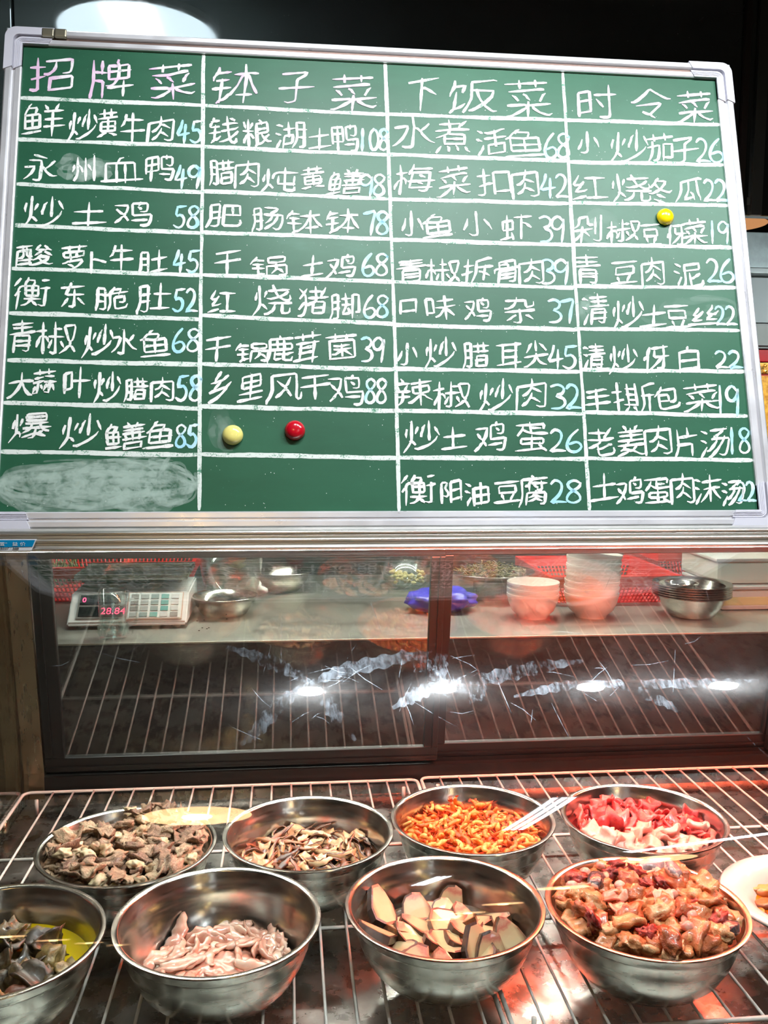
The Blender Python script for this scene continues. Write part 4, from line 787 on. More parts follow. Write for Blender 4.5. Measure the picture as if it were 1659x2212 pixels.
ROWS = [
 # text, [(cx,cy,w,h)...], price, (cx,cy,w,h)
 ('招牌菜', [(110,163,95,72),(240,170,92,80),(372,176,92,80)], '', None),
 ('钵子菜', [(508,183,100,80),(638,190,70,62),(762,202,95,80)], '', None),
 ('下饭菜', [(913,205,62,70),(1020,208,108,72),(1140,215,90,85)], '', None),
 ('时令菜', [(1288,222,78,70),(1402,225,72,65),(1500,232,72,70)], '', None),
 ('鲜炒黄牛肉', [(92,262,88,80),(178,275,65,72),(233,270,42,68),(286,280,50,70),(347,284,56,66)], '45', (410,288,58,50)),
 ('钱粮湖土鸭', [(482,285,65,62),(555,290,58,65),(627,297,62,62),(690,302,45,50),(744,302,52,65)], '108', (808,305,62,48)),
 ('水煮活鱼', [(893,290,85,72),(977,298,72,75),(1060,310,58,62),(1132,312,72,66)], '68', (1203,318,55,55)),
 ('小炒茄子', [(1270,312,42,50),(1358,320,78,70),(1425,322,48,64),(1478,328,48,58)], '26', (1532,328,58,52)),
 ('永州血鸭', [(88,365,72,66),(180,370,50,58),(262,368,85,60),(345,367,62,60)], '49', (405,385,58,50)),
 ('腊肉炖黄鳝', [(478,375,52,58),(535,380,50,64),(602,393,72,50),(676,388,45,55),(745,398,75,58)], '98', (805,403,55,48)),
 ('梅菜扣肉', [(893,390,80,66),(980,395,62,72),(1068,398,65,62),(1135,400,52,72)], '42', (1198,405,62,52)),
 ('红烧冬瓜', [(1272,408,66,55),(1362,410,75,62),(1425,415,45,62),(1488,415,52,52)], '22', (1545,415,50,48)),
 ('炒土鸡', [(95,460,92,70),(193,465,70,50),(288,465,82,58)], '58', (403,472,58,50)),
 ('肥肠钵钵', [(485,470,78,50),(577,477,65,55),(657,482,75,52),(738,482,70,55)], '78', (812,485,55,52)),
 ('小鱼小虾', [(890,487,42,60),(945,490,60,62),(1030,488,55,55),(1115,495,60,60)], '39', (1192,498,52,58)),
 ('剁椒豆伢菜', [(1270,498,58,62),(1345,503,65,52),(1405,510,35,50),(1460,512,35,55),(1500,505,45,60)], '19', (1553,505,38,50)),
 ('酸萝卜牛肚', [(75,555,75,50),(160,560,55,60),(212,568,30,50),(262,560,50,60),(330,570,60,55)], '45', (402,568,60,50)),
 ('干锅土鸡', [(492,572,55,58),(580,580,80,48),(675,578,45,48),(737,580,60,56)], '68', (810,575,58,50)),
 ('青椒拆骨肉', [(888,588,55,58),(955,590,75,55),(1030,588,60,55),(1095,590,50,55),(1148,590,50,66)], '39', (1198,590,58,55)),
 ('青豆肉泥', [(1268,585,50,66),(1348,592,52,50),(1410,590,42,68),(1487,597,52,55)], '26', (1555,588,58,52)),
 ('衡东脆肚', [(68,635,80,70),(158,640,50,60),(240,648,72,56),(332,648,66,62)], '52', (400,652,55,52)),
 ('红烧猪脚', [(480,655,55,50),(588,652,80,68),(675,655,62,68),(745,665,62,62)], '68', (812,665,55,50)),
 ('口味鸡杂', [(882,665,30,30),(952,668,58,58),(1032,672,55,58),(1122,672,58,60)], '37', (1212,675,55,52)),
 ('清炒土豆丝', [(1285,672,50,72),(1355,680,62,72),(1412,685,52,48),(1462,688,45,52),(1520,685,60,42)], '22', (1567,685,45,42)),
 ('青椒炒水鱼', [(48,730,52,80),(120,735,88,76),(212,740,65,70),(268,742,52,60),(335,745,62,66)], '68', (402,738,62,52)),
 ('干锅鹿茸菌', [(470,758,52,58),(545,765,72,45),(605,758,52,60),(662,755,52,70),(738,752,60,62)], '39', (805,758,50,55)),
 ('小炒腊耳尖', [(880,768,40,50),(950,765,62,68),(1028,770,52,58),(1100,772,48,58),(1157,768,45,62)], '45', (1215,775,62,52)),
 ('清炒伢白', [(1282,775,42,62),(1345,778,55,62),(1415,778,48,60),(1488,778,35,55)], '22', (1573,780,58,38)),
 ('大蒜叶炒腊肉', [(45,835,55,56),(95,828,50,60),(165,832,55,70),(232,838,60,70),(293,845,48,52),(350,845,48,56)], '58', (408,842,58,58)),
 ('乡里风干鸡', [(475,838,45,72),(542,840,52,62),(615,842,75,68),(682,840,58,62),(748,845,70,72)], '88', (812,848,48,56)),
 ('辣椒炒肉', [(892,850,78,68),(975,858,78,68),(1070,858,70,70),(1148,855,58,72)], '32', (1222,860,66,55)),
 ('手撕包菜', [(1290,868,45,58),(1368,865,88,72),(1440,862,45,58),(1515,862,70,70)], '19', (1572,868,42,66)),
 ('爆炒鳝鱼', [(65,925,88,68),(175,935,85,72),(270,945,85,68),(345,942,62,62)], '85', (403,945,50,52)),
 ('炒土鸡蛋', [(910,945,75,70),(980,950,50,50),(1060,948,62,72),(1148,948,60,68)], '26', (1222,955,72,50)),
 ('老姜肉片汤', [(1298,958,50,66),(1362,955,52,72),(1422,955,52,72),(1480,958,40,68),(1543,960,58,70)], '18', (1597,955,42,58)),
 ('衡阳油豆腐', [(903,1060,72,75),(975,1065,40,52),(1030,1070,50,56),(1095,1065,50,52),(1150,1062,55,70)], '28', (1222,1065,68,52)),
 ('土鸡蛋肉沫汤', [(1305,1055,52,62),(1360,1065,52,66),(1420,1065,48,62),(1475,1058,45,72),(1527,1060,48,66),(1582,1068,42,62)], '22', (1612,1065,38,45)),
]
for ri, (tx, cs, price, pb) in enumerate(ROWS):
    head = ri < 4
    bm = bmesh.new()
    for k, (ch, c) in enumerate(zip(tx, cs)):
        put_char(bm, ch, *c, .0046 if head else .0042, ri * 31 + k)
    obj('chalk_writing', bm, M_CHALKP if ri < 2 or ri == 3 else M_CHALK, board, label=('pinkish chalk heading reading ' if head else 'white chalk dish name reading ') + tx)
    if price:
        bm = bmesh.new(); cx, cy, w, h = pb; nd = len(price); dw = w / nd
        for k, ch in enumerate(price):
            put_char(bm, ch, cx - w / 2 + dw * (k + .5), cy, dw * (.86 if ch != '1' else .5), h, .0042, ri * 57 + k)
        obj('chalk_price', bm, M_CHALKB, board, label='pale blue chalk price reading ' + price)
HL = [[(45,212),(440,228)],[(442,228),(832,248)],[(835,247),(1218,260)],[(1220,259),(1553,270)],[(40,302),(438,316)],[(440,317),(838,335)],[(838,334),(1225,348)],[(1228,350),(1560,356)],
 [(38,398),(436,415)],[(440,413),(838,430)],[(840,430),(1228,440)],[(1230,438),(1570,444)],[(35,487),(434,504)],[(440,502),(845,517)],[(845,518),(1235,530)],[(1235,528),(1578,535)],
 [(28,580),(432,595)],[(438,594),(848,609)],[(848,609),(1240,622)],[(1240,618),(1588,622)],[(22,676),(432,690)],[(437,682),(850,700)],[(850,702),(1245,712)],[(1243,710),(1595,714)],
 [(18,778),(434,788)],[(437,786),(852,799)],[(850,797),(1250,803)],[(1255,799),(1607,803)],[(10,870),(434,882)],[(437,878),(855,888)],[(850,887),(1262,895)],[(1262,890),(1612,899)],
 [(2,975),(430,983)],[(437,981),(858,990)],[(857,988),(1268,992)],[(1268,990),(1625,994)]]
for k, (a, b2) in enumerate(HL):
    bm = bmesh.new(); r = random.Random(900 + k)
    for rep in range(2):
        pts = []
        for i in range(13):
            f = i / 12; x, y = bpix(a[0] + (b2[0] - a[0]) * f, a[1] + (b2[1] - a[1]) * f)
            pts.append((x, y + r.uniform(-.0007, .0007) + (rep - .5) * .0022))
        ribbon(bm, pts, .0042, .0004 + .00003 * rep, r, tail=.05)
    obj('chalk_line', bm, M_CHALKL, board)
for k, V in enumerate([[(440,118),(436,480),(432,800),(430,1100)], [(832,138),(845,500),(855,800),(862,1102)], [(1215,155),(1240,560),(1258,850),(1273,1100)]]):
    bm = bmesh.new(); r = random.Random(990 + k)
    for rep in range(2):
        pts = []
        for i in range(31):
            s = i / 30 * 3; j = min(2, int(s)); f = s - j
            x, y = bpix(V[j][0] * (1 - f) + V[j + 1][0] * f, V[j][1] * (1 - f) + V[j + 1][1] * f)
            pts.append((x + r.uniform(-.0006, .0006) + (rep - .5) * .0018, y))
        ribbon(bm, pts, .0036, .0005 + .00003 * rep, r, tail=.05)
    obj('chalk_line', bm, M_CHALKL, board)
# wiped patches: thin chalk haze with swirling strokes
def haze_mat(name, amount, sc=14):
    m = bpy.data.materials.new(name); m.use_nodes = True; nt = m.node_tree; b = nt.nodes['Principled BSDF']
    b.inputs['Base Color'].default_value = rgb(205, 228, 216); b.inputs['Roughness'].default_value = .9; b.inputs['Specular IOR Level'].default_value = .1
    n_ = tex(nt, 'Noise', sc, 6, .7); mr = nt.nodes.new('ShaderNodeMapRange'); mr.inputs['From Min'].default_value = .3; mr.inputs['From Max'].default_value = .8; mr.inputs['To Min'].default_value = 0; mr.inputs['To Max'].default_value = amount
    nt.links.new(n_.outputs['Fac'], mr.inputs[0]); nt.links.new(mr.outputs[0], b.inputs['Alpha']); return m
M_HAZE = haze_mat('chalk_haze', .42, 30)
def swirl(x0, y0, x1, y1, nst, w, nm='chalk_smudge', seed=1):
    bm = bmesh.new(); r = random.Random(seed)
    for k in range(nst):
        f = r.random(); cx = x0 + (x1 - x0) * f; cy = (y0 + y1) / 2 + r.uniform(-.12, .12) * (y1 - y0)
        rx = r.uniform(.06, .40) * (x1 - x0); ry = r.uniform(.08, .46) * (y1 - y0); cx = min(max(cx, x0 + rx), x1 - rx); cy = min(max(cy, y0 + ry), y1 - ry)
        a0 = r.uniform(0, 6.28); sw = r.uniform(1.2, 3.6); P = []
        for i in range(22):
            a = a0 + sw * i / 21; q = 1 + .08 * sin(a * 3 + k)
            P.append(bpix(cx + rx * cos(a) * q, cy + ry * sin(a) * q))
        ribbon(bm, P, w * r.uniform(.5, 1.6), .0003 + k * .000004, r, tail=.6)
    return obj(nm, bm, M_HAZE, board)
swirl(4, 990, 425, 1104, 150, .006, seed=4)
M_HAZE2 = haze_mat('chalk_haze_faint', .14, 9)
o = swirl(130, 340, 240, 392, 16, .012, seed=9)
for q in [(150, 340, 235, 392), (455, 890, 500, 975), (1255, 640, 1300, 700), (1380, 640, 1600, 700), (640, 640, 800, 690), (1240, 455, 1330, 520)]:
    o = swirl(*q, 8, .012, seed=int(q[0])); o.data.materials[0] = M_HAZE2
# chalk crumbs knocked off below the lines
bm = bmesh.new(); r = random.Random(5)
for k in range(420):
    x = r.uniform(15, 1600); y = r.choice([235, 325, 425, 515, 605, 700, 805, 900, 1000, 1080]) + abs(r.gauss(0, 14)) if r.random() < .7 else r.uniform(200, 1090)
    u, v = bpix(x, y)
    if not (0.005 < u < BW - .005 and .004 < v < BH - .01): continue
    s = r.uniform(.0003, .0008); vs = [bm.verts.new((u + s * cos(a) * r.uniform(.6, 1.3), v + s * sin(a) * r.uniform(.6, 1.3), .00035)) for a in (0, 1.25, 2.5, 3.8, 5.0)]; bm.faces.new(vs)
o = obj('chalk_dust', bm, M_CHALK, board); o['kind'] = 'stuff'

# magnets
def magnet(px, py, rad, col, label):
    u, v = bpix(px, py); q = BO + Vector((1, 0, 0)) * u + BU * v + BN * 0.0012
    m_ = simple('magnet_plastic', col, 0.18, spec=.6, coat=.5)
    t = root('round_magnet', label, 'magnet', q, (pi / 2 - LEAN, 0, 0))
    obj('cap', lathe([(0, .0125), (rad * .35, .0122), (rad * .66, .0108), (rad * .88, .0075), (rad * .985, .0035), (rad, .0015), (rad * .97, .0008), (rad * .9, .0008)], 40), m_, t, smooth=True)
    obj('magnet_disc', lathe([(0, .002), (rad * .86, .002), (rad * .86, 0), (0, 0)], 32), M_GASKET, t)
magnet(503, 941, .0158, rgb(238, 226, 130), 'pale yellow round magnet in an empty cell of the chalkboard')
magnet(637, 931, .0158, rgb(190, 14, 34), 'glossy red round magnet in an empty cell of the chalkboard')
magnet(1435, 471, .0145, rgb(246, 214, 12), 'bright yellow round magnet among the chalk dishes of the last column')

# blue maker's plate clipped to the rail
t = root('name_plate', 'blue and white plastic name plate with a phone number stuck on the top rail', 'sign')
PY = 1.3135
def sgn(px, py): q = on_y(px, py, PY); return (q.x, q.z)
c = [sgn(79, 1165), sgn(68, 1189), sgn(-60, 1192), sgn(-60, 1166)]
obj('plate', prism(c, PY, PY + .003, 'Y'), simple('plate_white', rgb(225, 228, 232), .4), t)
c = [sgn(76, 1166.5), sgn(70, 1181), sgn(-58, 1183), sgn(-58, 1167)]
obj('blue_field', prism(c, PY - .0004, PY - .0001, 'Y'), simple('plate_blue', rgb(0, 140, 196), .35), t)
def plate_text(body, px, py, hpx, m_, wide=1.0):
    q = on_y(px, py, PY - .0008); cu = bpy.data.curves.new('lettering', 'FONT'); cu.body = body; cu.size = hpx / FPX * PY * 1.25; cu.extrude = .0001
    o = text_mesh('lettering', cu); o.parent = t; o.location = q; o.rotation_euler = (pi / 2, 0, 0); o.scale = (wide, 1, 1); o.data.materials.append(m_)
plate_text('8337 - 688', 1, 1187, 5.5, simple('plate_ink', rgb(20, 24, 30), .5), 1.25)
plate_text('置”', -1, 1178.5, 7, simple('plate_lettering', rgb(225, 235, 240), .5), 1.25)
plate_text('益 价', 26, 1178.5, 7, simple('plate_lettering', rgb(225, 235, 240), .5), 1.4)
# ---------------------------------------------------------------- steel bowls on the rack
BZ = RACK + 0.0022
R0 = 0.1305
PROF_OUT = [(0.0, 0.0005), (0.060, 0.0), (0.072, 0.002), (0.085, 0.010), (0.098, 0.024), (0.109, 0.043), (0.1165, 0.063), (0.1195, 0.077), (0.1215, 0.0795), (0.1225, 0.081), (0.1232, 0.0915), (0.1255, 0.0935), (0.1300, 0.0930), (0.1312, 0.0940)]
PROF_IN = [(0.1312, 0.0940), (0.1305, 0.0955), (0.1270, 0.0958), (0.1238, 0.0948), (0.1223, 0.0930), (0.1215, 0.0825), (0.1185, 0.0790), (0.1155, 0.063), (0.108, 0.0435), (0.097, 0.025), (0.084, 0.0115), (0.071, 0.0035), (0.059, 0.0015), (0.0, 0.0015)]
PROF_OUT = [(r_ * .978, z_) for r_, z_ in PROF_OUT]; PROF_IN = [(r_ * .978, z_) for r_, z_ in PROF_IN]
_bo = None
def bowl(x, y, label, s=1.0):
    global _bo
    t = root('steel_bowl', label, 'bowl', (x, y, BZ), group=None)
    if _bo is None:
        a = lathe(PROF_OUT, 96); me1 = bpy.data.meshes.new('bowl_shell'); a.to_mesh(me1); a.free(); autosmooth(me1, 50); me1.materials.append(M_BOWLOUT)
        a = lathe(PROF_IN, 96); me2 = bpy.data.meshes.new('bowl_lining'); a.to_mesh(me2); a.free(); autosmooth(me2, 50); me2.materials.append(M_BOWL)
        _bo = (me1, me2)
    for nm, me in (('bowl_shell', _bo[0]), ('bowl_lining', _bo[1])):
        o = bpy.data.objects.new(nm, me); COL.objects.link(o); o.parent = t; o.scale = (s, s, s)
    return t
pin = sorted([(r, z) for r, z in PROF_IN if z <= .0945])
PR = np.array([p[0] for p in pin]); PZ = np.array([p[1] for p in pin])
CELL = 0.003; NG = 90
gx = (np.arange(NG) - NG / 2 + .5) * CELL
GX, GY = np.meshgrid(gx, gx)
GR = np.sqrt(GX ** 2 + GY ** 2)
def bowl_height():
    H = np.interp(GR, PR, PZ); H[GR > 0.1200] = 0.2
    return H
HB = bowl_height()
def nz(x, y, s=20.0, seed=0): return noise.noise(Vector((x * s, y * s, seed * 3.7)))
def bed(cx, cy, env, m, name, label, cat, lump=.006, ls=55, group=None):
    """the finer bits under the pieces: a lumpy mound filling the bowl up to env(x, y)"""
    bm = bmesh.new(); NR, NA = 26, 72; rings = []
    H = {}
    zc = env(0, 0)
    ctr = bm.verts.new((0, 0, max(.003, zc + lump * nz(0, 0, ls))))
    for i in range(1, NR + 1):
        ring = []
        for k in range(NA):
            a = 2 * pi * k / NA; r_ = .1165 * i / NR; x, y = r_ * cos(a), r_ * sin(a)
            wall = float(np.interp(r_, PR, PZ)); z = max(env(x, y) + lump * nz(x, y, ls, 1) * 1.2 + lump * .5 * nz(x, y, ls * 2.7, 2), .0022)
            if wall > z:   # past the wall: stop on it
                z = wall + .0006
            ring.append(bm.verts.new((x, y, z)))
        rings.append(ring)
    for k in range(NA): bm.faces.new((ctr, rings[0][k], rings[0][(k + 1) % NA]))
    for i in range(NR - 1):
        for k in range(NA):
            q = (rings[i][k], rings[i + 1][k], rings[i + 1][(k + 1) % NA], rings[i][(k + 1) % NA])
            # drop the skirt lying on the steel
            vis = any(v.co.z > float(np.interp(sqrt(v.co.x ** 2 + v.co.y ** 2), PR, PZ)) + .0008 for v in q)
            if vis: bm.faces.new(q)
    for v in [v for v in bm.verts if not v.link_faces]: bm.verts.remove(v)
    bmesh.ops.recalc_face_normals(bm, faces=bm.faces[:])
    if bm.faces and sum(f.normal.z for f in bm.faces) < 0: bmesh.ops.reverse_faces(bm, faces=bm.faces[:])
    o = obj(name, bm, m, None, loc=(cx, cy, BZ), smooth=True); tag(o, label, cat, group); o['kind'] = 'stuff'
    Hh = bowl_height()
    E = np.vectorize(env)(GX, GY)
    return np.maximum(Hh, E)
def pile(cx, cy, H, variants, count, name, label, cat, group, region, tilt=25, sink=.35, tries=7, seed=1, scl=(.85, 1.15), clearance=.0, maxr=.112, parts=None, mats=None, place=None):
    """lay pieces one by one onto the heap: each falls where it comes to rest lowest"""
    r = random.Random(seed); VV = [np.array([v.co[:] for v in me.vertices]) for me in variants]; out = []
    for n_ in range(count):
        best = None
        for t_ in range(tries):
            for _ in range(30):
                x, y = r.uniform(-maxr, maxr), r.uniform(-maxr, maxr)
                if x * x + y * y < maxr * maxr and region(x, y): break
            if place and n_ < len(place): x, y = place[n_][:2]
            vi = r.randrange(len(variants)); s = r.uniform(*scl)
            e = Euler((radians(r.gauss(0, tilt)), radians(r.gauss(0, tilt)), r.uniform(0, 2 * pi)), 'XYZ')
            if place and n_ < len(place) and len(place[n_]) > 2:
                q = place[n_]; e = Euler((radians(q[2]), radians(q[3]), radians(q[4])), 'XYZ')
                if len(q) > 5: s = q[5]
                if len(q) > 6: vi = q[6]
            R = np.array(e.to_matrix()); P = VV[vi] * s @ R.T
            ix = np.clip(((P[:, 0] + x) / CELL + NG / 2).astype(int), 0, NG - 1); iy = np.clip(((P[:, 1] + y) / CELL + NG / 2).astype(int), 0, NG - 1)
            need = H[iy, ix] - P[:, 2]
            wall = (HB[iy, ix] - P[:, 2]).max() + .001       # no corner may pass through the steel
            z = max(np.percentile(need, 100 - 100 * sink * .5), wall)
            score = z + r.uniform(0, .004)
            if best is None or score < best[0]: best = (score, x, y, z, e, s, vi, P, ix, iy)
        if best is None or best[3] > .11: continue
        _, x, y, z, e, s, vi, P, ix, iy = best
        np.maximum.at(H, (iy, ix), P[:, 2] + z)
        o = bpy.data.objects.new(name, variants[vi]); COL.objects.link(o)
        o.location = (cx + x, cy + y, BZ + z + .0004); o.rotation_euler = e; o.scale = (s, s, s)
        tag(o, label, cat, group)
        if parts:
            for pn, pm in parts[vi]:
                c = bpy.data.objects.new(pn, pm); COL.objects.link(c); c.parent = o
        out.append(o)
    return out
def mesh_of(bm, m, name, smooth=True):
    me = bpy.data.meshes.new(name); bm.to_mesh(me); bm.free()
    for q in (m if isinstance(m, (list, tuple)) else [m]): me.materials.append(q)
    me.polygons.foreach_set('use_smooth', [smooth] * len(me.polygons)); return me
def lump(sx, sy, sz, seed, amp=.35, sub=2, fs=1.3, rough=0.0):
    bm = bmesh.new(); bmesh.ops.create_icosphere(bm, subdivisions=sub, radius=1.0)
    for v in bm.verts:
        n_ = noise.noise(v.co * fs + Vector((seed * 7.1, seed * 3.3, seed))); n2 = noise.noise(v.co * fs * 2.7 + Vector((seed, seed * 5.3, 0)))
        k = 1 + amp * n_ * 1.6 + (amp * .5 + rough) * n2; v.co = Vector((v.co.x * sx * k, v.co.y * sy * k, v.co.z * sz * k))
    return bm
def slab(w, l, t, seed, bend=.3, nx=6, ny=8, amp=.25, taper=0.0, wav=0.0):
    """a limp slice with a ragged outline"""
    r = random.Random(seed); bm = bmesh.new(); G = [[], []]
    ph = r.uniform(0, 6); ph2 = r.uniform(0, 6)
    for s in (0, 1):
        for i in range(nx + 1):
            row = []
            for j in range(ny + 1):
                u = i / nx * 2 - 1; v = j / ny * 2 - 1
                edge = 1 + amp * noise.noise(Vector((u * 2 + seed, v * 2, seed * 1.3)))
                rr = sqrt(max(0, 1 - .35 * u * u * v * v))
                x = u * w / 2 * edge * rr * (1 - taper * v); y = v * l / 2 * edge * rr
                z = bend * (x * x) / w * 2 - bend * .6 * y * y / l + wav * sin(v * 5 + ph) * w * .3 + amp * .2 * w * noise.noise(Vector((u * 1.5, v * 1.5, seed + 9)))
                q = 1.0 if (0 < i < nx and 0 < j < ny) else .35
                row.append(bm.verts.new((x, y, z + (t / 2 if s else -t / 2) * q)))
            G[s].append(row)
    for s in (0, 1):
        for i in range(nx):
            for j in range(ny):
                f = bm.faces.new((G[s][i][j], G[s][i + 1][j], G[s][i + 1][j + 1], G[s][i][j + 1]))
    rim = [(i, 0) for i in range(nx)] + [(nx, j) for j in range(ny)] + [(i, ny) for i in range(nx, 0, -1)] + [(0, j) for j in range(ny, 0, -1)]
    for a, b in zip(rim, rim[1:] + rim[:1]):
        f = bm.faces.new((G[0][a[0]][a[1]], G[0][b[0]][b[1]], G[1][b[0]][b[1]], G[1][a[0]][a[1]])); f.material_index = 1
    bmesh.ops.recalc_face_normals(bm, faces=bm.faces[:])
    return bm
def strip(L, w, t, seed, curl=1.2, n_=12, twist=1.0, cream=False):
    """a bent strip with a flattened section"""
    r = random.Random(seed); bm = bmesh.new(); a = r.uniform(-.5, .5); p = Vector((0, 0, 0)); pts = [p.copy()]; k1 = r.uniform(-1, 1) * curl; k2 = r.uniform(-1, 1) * curl * .7
    el = 0
    for i in range(n_):
        a += (k1 + k2 * sin(i * .9 + seed)) / n_ * 2; el = .35 * sin(i * .7 + seed * 2)
        p = p + Vector((cos(a), sin(a), el * .5)) * L / n_; pts.append(p.copy())
    c = sum(pts, Vector()) / len(pts); pts = [q - c for q in pts]
    ta = r.uniform(0, 3); rings = []; S = 8
    for i, q in enumerate(pts):
        d = (pts[min(i + 1, n_)] - pts[max(i - 1, 0)]).normalized(); sd = d.cross(Vector((0, 0, 1))).normalized(); up = sd.cross(d)
        tw = ta + twist * i / n_; s2 = sd * cos(tw) + up * sin(tw); u2 = up * cos(tw) - sd * sin(tw)
        f = min(1, .35 + 2.2 * min(i, n_ - i) / n_) * (1 + .18 * sin(i * 1.9 + seed))
        rings.append([bm.verts.new(q + s2 * (w / 2 * f * cos(2 * pi * k / S)) + u2 * (t / 2 * f * sin(2 * pi * k / S))) for k in range(S)])
    for i in range(n_):
        for k in range(S):
            f = bm.faces.new((rings[i][k], rings[i + 1][k], rings[i + 1][(k + 1) % S], rings[i][(k + 1) % S]))
            f.material_index = 1 if k in (7, 0, 3, 4, 6, 5) else 0
    for g in (rings[0], rings[-1]): bm.faces.new(g).material_index = 1
    bmesh.ops.recalc_face_normals(bm, faces=bm.faces[:]); return bm

def food_mat(name, stops, scale=60, rough=.45, coat=.3, sub=.15, bumps=.5, rnd_shift=.25, detail=5, coord='Object', stretch=None, dist=.5, bd=.0012):
    m, nt, b = new_mat(name)
    n_ = tex(nt, 'Noise', scale, detail, .62, coord=coord, stretch=stretch, dist=dist)
    oi = nt.nodes.new('ShaderNodeObjectInfo'); mp = nt.nodes.new('ShaderNodeMapRange'); mp.inputs['To Min'].default_value = -rnd_shift; mp.inputs['To Max'].default_value = rnd_shift
    nt.links.new(oi.outputs['Random'], mp.inputs[0]); ad = nt.nodes.new('ShaderNodeMath'); ad.operation = 'ADD'; nt.links.new(n_.outputs['Fac'], ad.inputs[0]); nt.links.new(mp.outputs[0], ad.inputs[1])
    r = ramp(nt, stops); nt.links.new(ad.outputs[0], r.inputs[0]); nt.links.new(r.outputs[0], b.inputs['Base Color'])
    b.inputs['Roughness'].default_value = rough; b.inputs['Coat Weight'].default_value = coat; b.inputs['Coat Roughness'].default_value = .15
    b.inputs['Subsurface Weight'].default_value = sub; b.inputs['Subsurface Scale'].default_value = .003
    if bumps:
        n2 = tex(nt, 'Noise', scale * 3, 5, .65); bump(nt, b, n2.outputs['Fac'], bumps, bd)
    return m
F_BEEF = food_mat('cooked_beef', [(.15, rgb(84, 60, 46)), (.38, rgb(136, 104, 82)), (.58, rgb(172, 140, 112)), (.85, rgb(212, 186, 152))], 110, .5, .2, bumps=1.0, bd=.003, stretch=(1, 3.5, 1), sub=.05)
F_BEEFL = food_mat('cooked_tendon', [(.3, rgb(158, 128, 96)), (.6, rgb(212, 190, 154))], 60, .45, .25, bumps=.4)
F_EAR = food_mat('ear_flesh', [(.25, rgb(176, 128, 88)), (.5, rgb(216, 178, 132)), (.75, rgb(244, 222, 184))], 50, .35, .5)
F_EARD = food_mat('ear_skin', [(.3, rgb(62, 30, 14)), (.6, rgb(104, 58, 28)), (.8, rgb(146, 92, 46))], 70, .3, .6)
F_SHRIMP = food_mat('dried_shrimp', [(.25, rgb(206, 84, 22)), (.5, rgb(240, 138, 46)), (.75, rgb(252, 190, 104))], 120, .45, .25, bumps=.5)
F_SHRIMPD = food_mat('shrimp_red', [(.3, rgb(196, 60, 16)), (.7, rgb(240, 120, 40))], 120, .45, .2)
F_RED = food_mat('lean_pork', [(.25, rgb(150, 26, 30)), (.5, rgb(200, 50, 50)), (.78, rgb(228, 104, 94))], 55, .3, .6, sub=.15, stretch=(1, 3, 1), bumps=.8, bd=.002)
F_FAT = food_mat('pork_fat', [(.25, rgb(214, 130, 116)), (.5, rgb(234, 172, 154)), (.75, rgb(244, 200, 184))], 45, .35, .5, sub=.3, rnd_shift=.12)
F_CHICK = food_mat('raw_chicken', [(.25, rgb(196, 138, 118)), (.5, rgb(222, 172, 150)), (.75, rgb(238, 208, 188))], 30, .18, .9, sub=.2, rnd_shift=.15, bumps=.3)
F_POULT = food_mat('chicken_skin', [(.12, rgb(160, 62, 34)), (.38, rgb(204, 112, 62)), (.6, rgb(222, 152, 98)), (.85, rgb(238, 200, 156))], 48, .28, .7, sub=.12, bumps=1.0, bd=.003)
F_MEATR = food_mat('red_offal', [(.3, rgb(120, 20, 18)), (.6, rgb(168, 42, 34)), (.8, rgb(210, 104, 80))], 60, .35, .4, sub=.1, bumps=1.0, bd=.003)
F_PINKR = food_mat('pink_ribbed', [(.3, rgb(226, 132, 108)), (.6, rgb(242, 182, 156))], 30, .3, .6, stretch=(6, 1, 1), sub=.25)
F_FISHD = food_mat('fish_skin', [(.3, rgb(42, 38, 40)), (.55, rgb(88, 80, 84)), (.75, rgb(160, 148, 150))], 90, .25, .7)
F_FISHL = food_mat('fish_flesh', [(.3, rgb(228, 190, 170)), (.7, rgb(246, 222, 206))], 60, .3, .5)
F_DARK = food_mat('dark_poultry', [(.2, rgb(34, 26, 16)), (.42, rgb(74, 60, 38)), (.65, rgb(116, 96, 58)), (.85, rgb(160, 134, 80))], 90, .4, .35, bumps=.7, bd=.0015)
F_GREY = food_mat('dark_skin', [(.3, rgb(34, 29, 24)), (.7, rgb(70, 60, 48))], 40, .45, .2)
F_BRN = food_mat('brown_kidney', [(.3, rgb(70, 36, 24)), (.7, rgb(110, 62, 42))], 80, .5, .3)
F_RIND = food_mat('smoked_rind', [(.3, rgb(30, 16, 8)), (.55, rgb(72, 40, 20)), (.8, rgb(122, 78, 40))], 90, .4, .4, bumps=.8)

